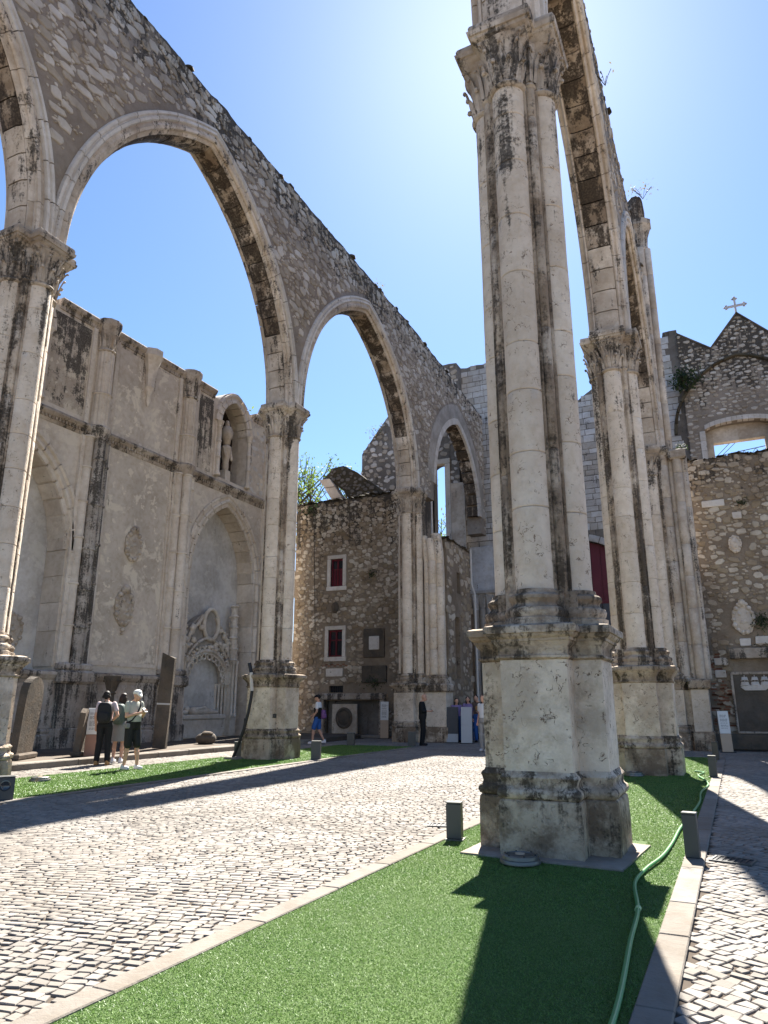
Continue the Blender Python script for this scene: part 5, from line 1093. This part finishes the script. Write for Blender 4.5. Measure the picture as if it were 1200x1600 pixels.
# ------------------------------------------------------------ plants
def leaf_cloud(cs, n, rad, size, flat_=1.0):
    V = []; 
    for _ in range(n):
        c = cs[random.randrange(len(cs))]; p = Vector(c)+Vector((random.gauss(0, rad), random.gauss(0, rad), random.gauss(0, rad*flat_))); a = Vector((random.uniform(-1, 1), random.uniform(-1, 1), random.uniform(-1, 1))).normalized(); b = a.orthogonal().normalized(); s = size*random.uniform(.6, 1.3)
        V += [p-a*s, p+b*s*.45, p+a*s, p-b*s*.45]
    return np.array([tuple(v) for v in V]), np.arange(len(V)).reshape(-1, 4)
def tree(x, y, h, label, seed, leaves_n, lm, spread=1.0, group=None):
    random.seed(seed); t = thing('tree', (x, y, 0), label, 'tree', group); tips = []; m = MB()
    def branch(p, d, L, r, dep):
        pts = [p]; q = p; dd = d
        for k in range(4): dd = (dd+Vector((random.gauss(0, .13), random.gauss(0, .13), random.gauss(0, .08)+.05))).normalized(); q = q+dd*L/4; pts.append(q)
        m.tube(pts, [r*(1-.13*k) for k in range(5)], 6 if dep < 3 else 4)
        if dep >= 4: tips.extend(pts[2:]); return
        for k in range(3 if dep else 4):
            f = .55+.45*random.random(); b = pts[min(4, int(f*4))]; nd = (dd+Vector((random.gauss(0, .6)*spread, random.gauss(0, .6)*spread, random.gauss(.1, .35)))).normalized(); branch(b, nd, L*random.uniform(.55, .75), r*.55, dep+1)
    branch(Vector((0, 0, 0)), Vector((0, 0, 1)), h*.46, h*.018, 0)
    m.build('trunk', 'bark', t, 60); V, F = leaf_cloud([tuple(p) for p in tips], leaves_n, .25, .12); npmesh('crown', V, F, lm, t)
tree(-23.6, 38, 23.5, 'thinly leaved spring tree rising behind the left rubble house', 5, 2400, 'leaf_spring')
tree(-26.5, 41, 22, 'bare branched spring tree farther left behind the house', 9, 2600, 'leaf_spring')
tree(-22.0, 47, 23.5, 'pale green tree top behind the broken vault stump', 12, 2600, 'leaf_spring')
tree(-15.6, 41, 16, 'bare branched tree seen through the tall transept window', 21, 500, 'leaf_dry')
def tuft(x, y, z, label, n, rad, size, mat, stems=6, h=.3, droop=0.0):
    t = thing('wall_plant', (x, y, z), label, 'plant'); m = MB(); cs = []
    for k in range(stems):
        a = random.uniform(0, 6.28); e = Vector((math.cos(a)*rad*1.2, math.sin(a)*rad*1.2, h*random.uniform(.5, 1.1)-droop)); pts = [Vector((0, 0, 0)), e*.5+Vector((0, 0, h*.1)), e]; m.tube(pts, .008, 4); cs += [tuple(pts[1]), tuple(pts[2])]
    m.build('stems', 'bark', t); V, F = leaf_cloud(cs, n, rad*.5, size); npmesh('leaves', V, F, mat, t)
tuft(-1.2, 15.2, 16.2, 'wispy plant growing from the right arcade wall against the sky', 30, .18, .05, 'leaf_dry', 7, .5)
tuft(-1.05, 25.3, 20.2, 'small dry plant on the broken block above the tall shaft', 60, .3, .06, 'leaf_dry', 9, .6)
tuft(-.35, 35.6, 16.7, 'dark ivy clump in the corner of the gable wall', 500, .45, .1, 'leaf_ivy', 9, .3)
tuft(-.7, 25.6, 10.0, 'dark moss and fern clump on the right pier ledge', 110, .16, .045, 'leaf_ivy', 6, .15)
tuft(1.05, 26.15, 4.2, 'ivy hanging beside the large coat of arms', 260, .2, .045, 'leaf_ivy', 8, .2, .5)
tuft(.95, 26.15, 7.9, 'small green plant rooted high in the right rubble wall', 90, .1, .04, 'leaf_ivy', 6, .2)
tuft(.95, 26.05, 3.1, 'ivy trailing over the stone shelf above the ship', 120, .16, .04, 'leaf_ivy', 6, .1, .15)
tuft(-14.35, 28.9, 7.3, 'green weeds growing down the house wall', 90, .16, .045, 'leaf_ivy', 6, .2, .3)
tuft(-14.3, 28.85, 2.2, 'low weeds above the altar lintel', 160, .3, .05, 'leaf_ivy', 6, .15)
tuft(-11.3, 22.8, 17.4, 'small dry bush on top of the left arcade wall', 40, .2, .05, 'leaf_dry', 7, .35)
tuft(-17.2, 34.8, 16.4, 'small dry bush on the sloping gable behind the house', 60, .35, .07, 'leaf_dry', 8, .5)
tuft(-17.9, 28.9, 10.6, 'dark weeds on the ragged top of the rubble house', 220, .3, .06, 'leaf_ivy', 6, .2, .2)
# far crane seen through the gable window
cr = thing('tower_crane', (20, 95, 0), 'thin lattice jib of a distant crane seen through the gable window', 'crane')
MB().box(19.4, 20.6, 94.4, 95.6, 0, 34).build('mast', 'steel_grey', cr, None, True)
b = MB(); n = 18
for k in range(n):
    x0, x1 = -4+k*1.3, -4+(k+1)*1.3; z0, z1 = 30.2+k*.13, 30.2+(k+1)*.13
    b.tube([(x0, 95, z0), (x1, 95, z1)], .06, 4); b.tube([(x0, 95, z0+1.0), (x1, 95, z1+1.0)], .06, 4); b.tube([(x0, 95, z0), (x0+.65, 95, z0+1.05)], .04, 4); b.tube([(x0+.65, 95, z0+1.05), (x1, 95, z1)], .04, 4)
b.build('jib', 'steel_grey', cr, None, True)
MB().tube([(2.0, 95, 31.8), (9, 95, 38)], .05, 4).build('cable', 'steel_grey', cr, None, True); MB().tube([(1.2, 95, 31.6), (8, 95, 38)], .05, 4).build('cable', 'steel_grey', cr, None, True)
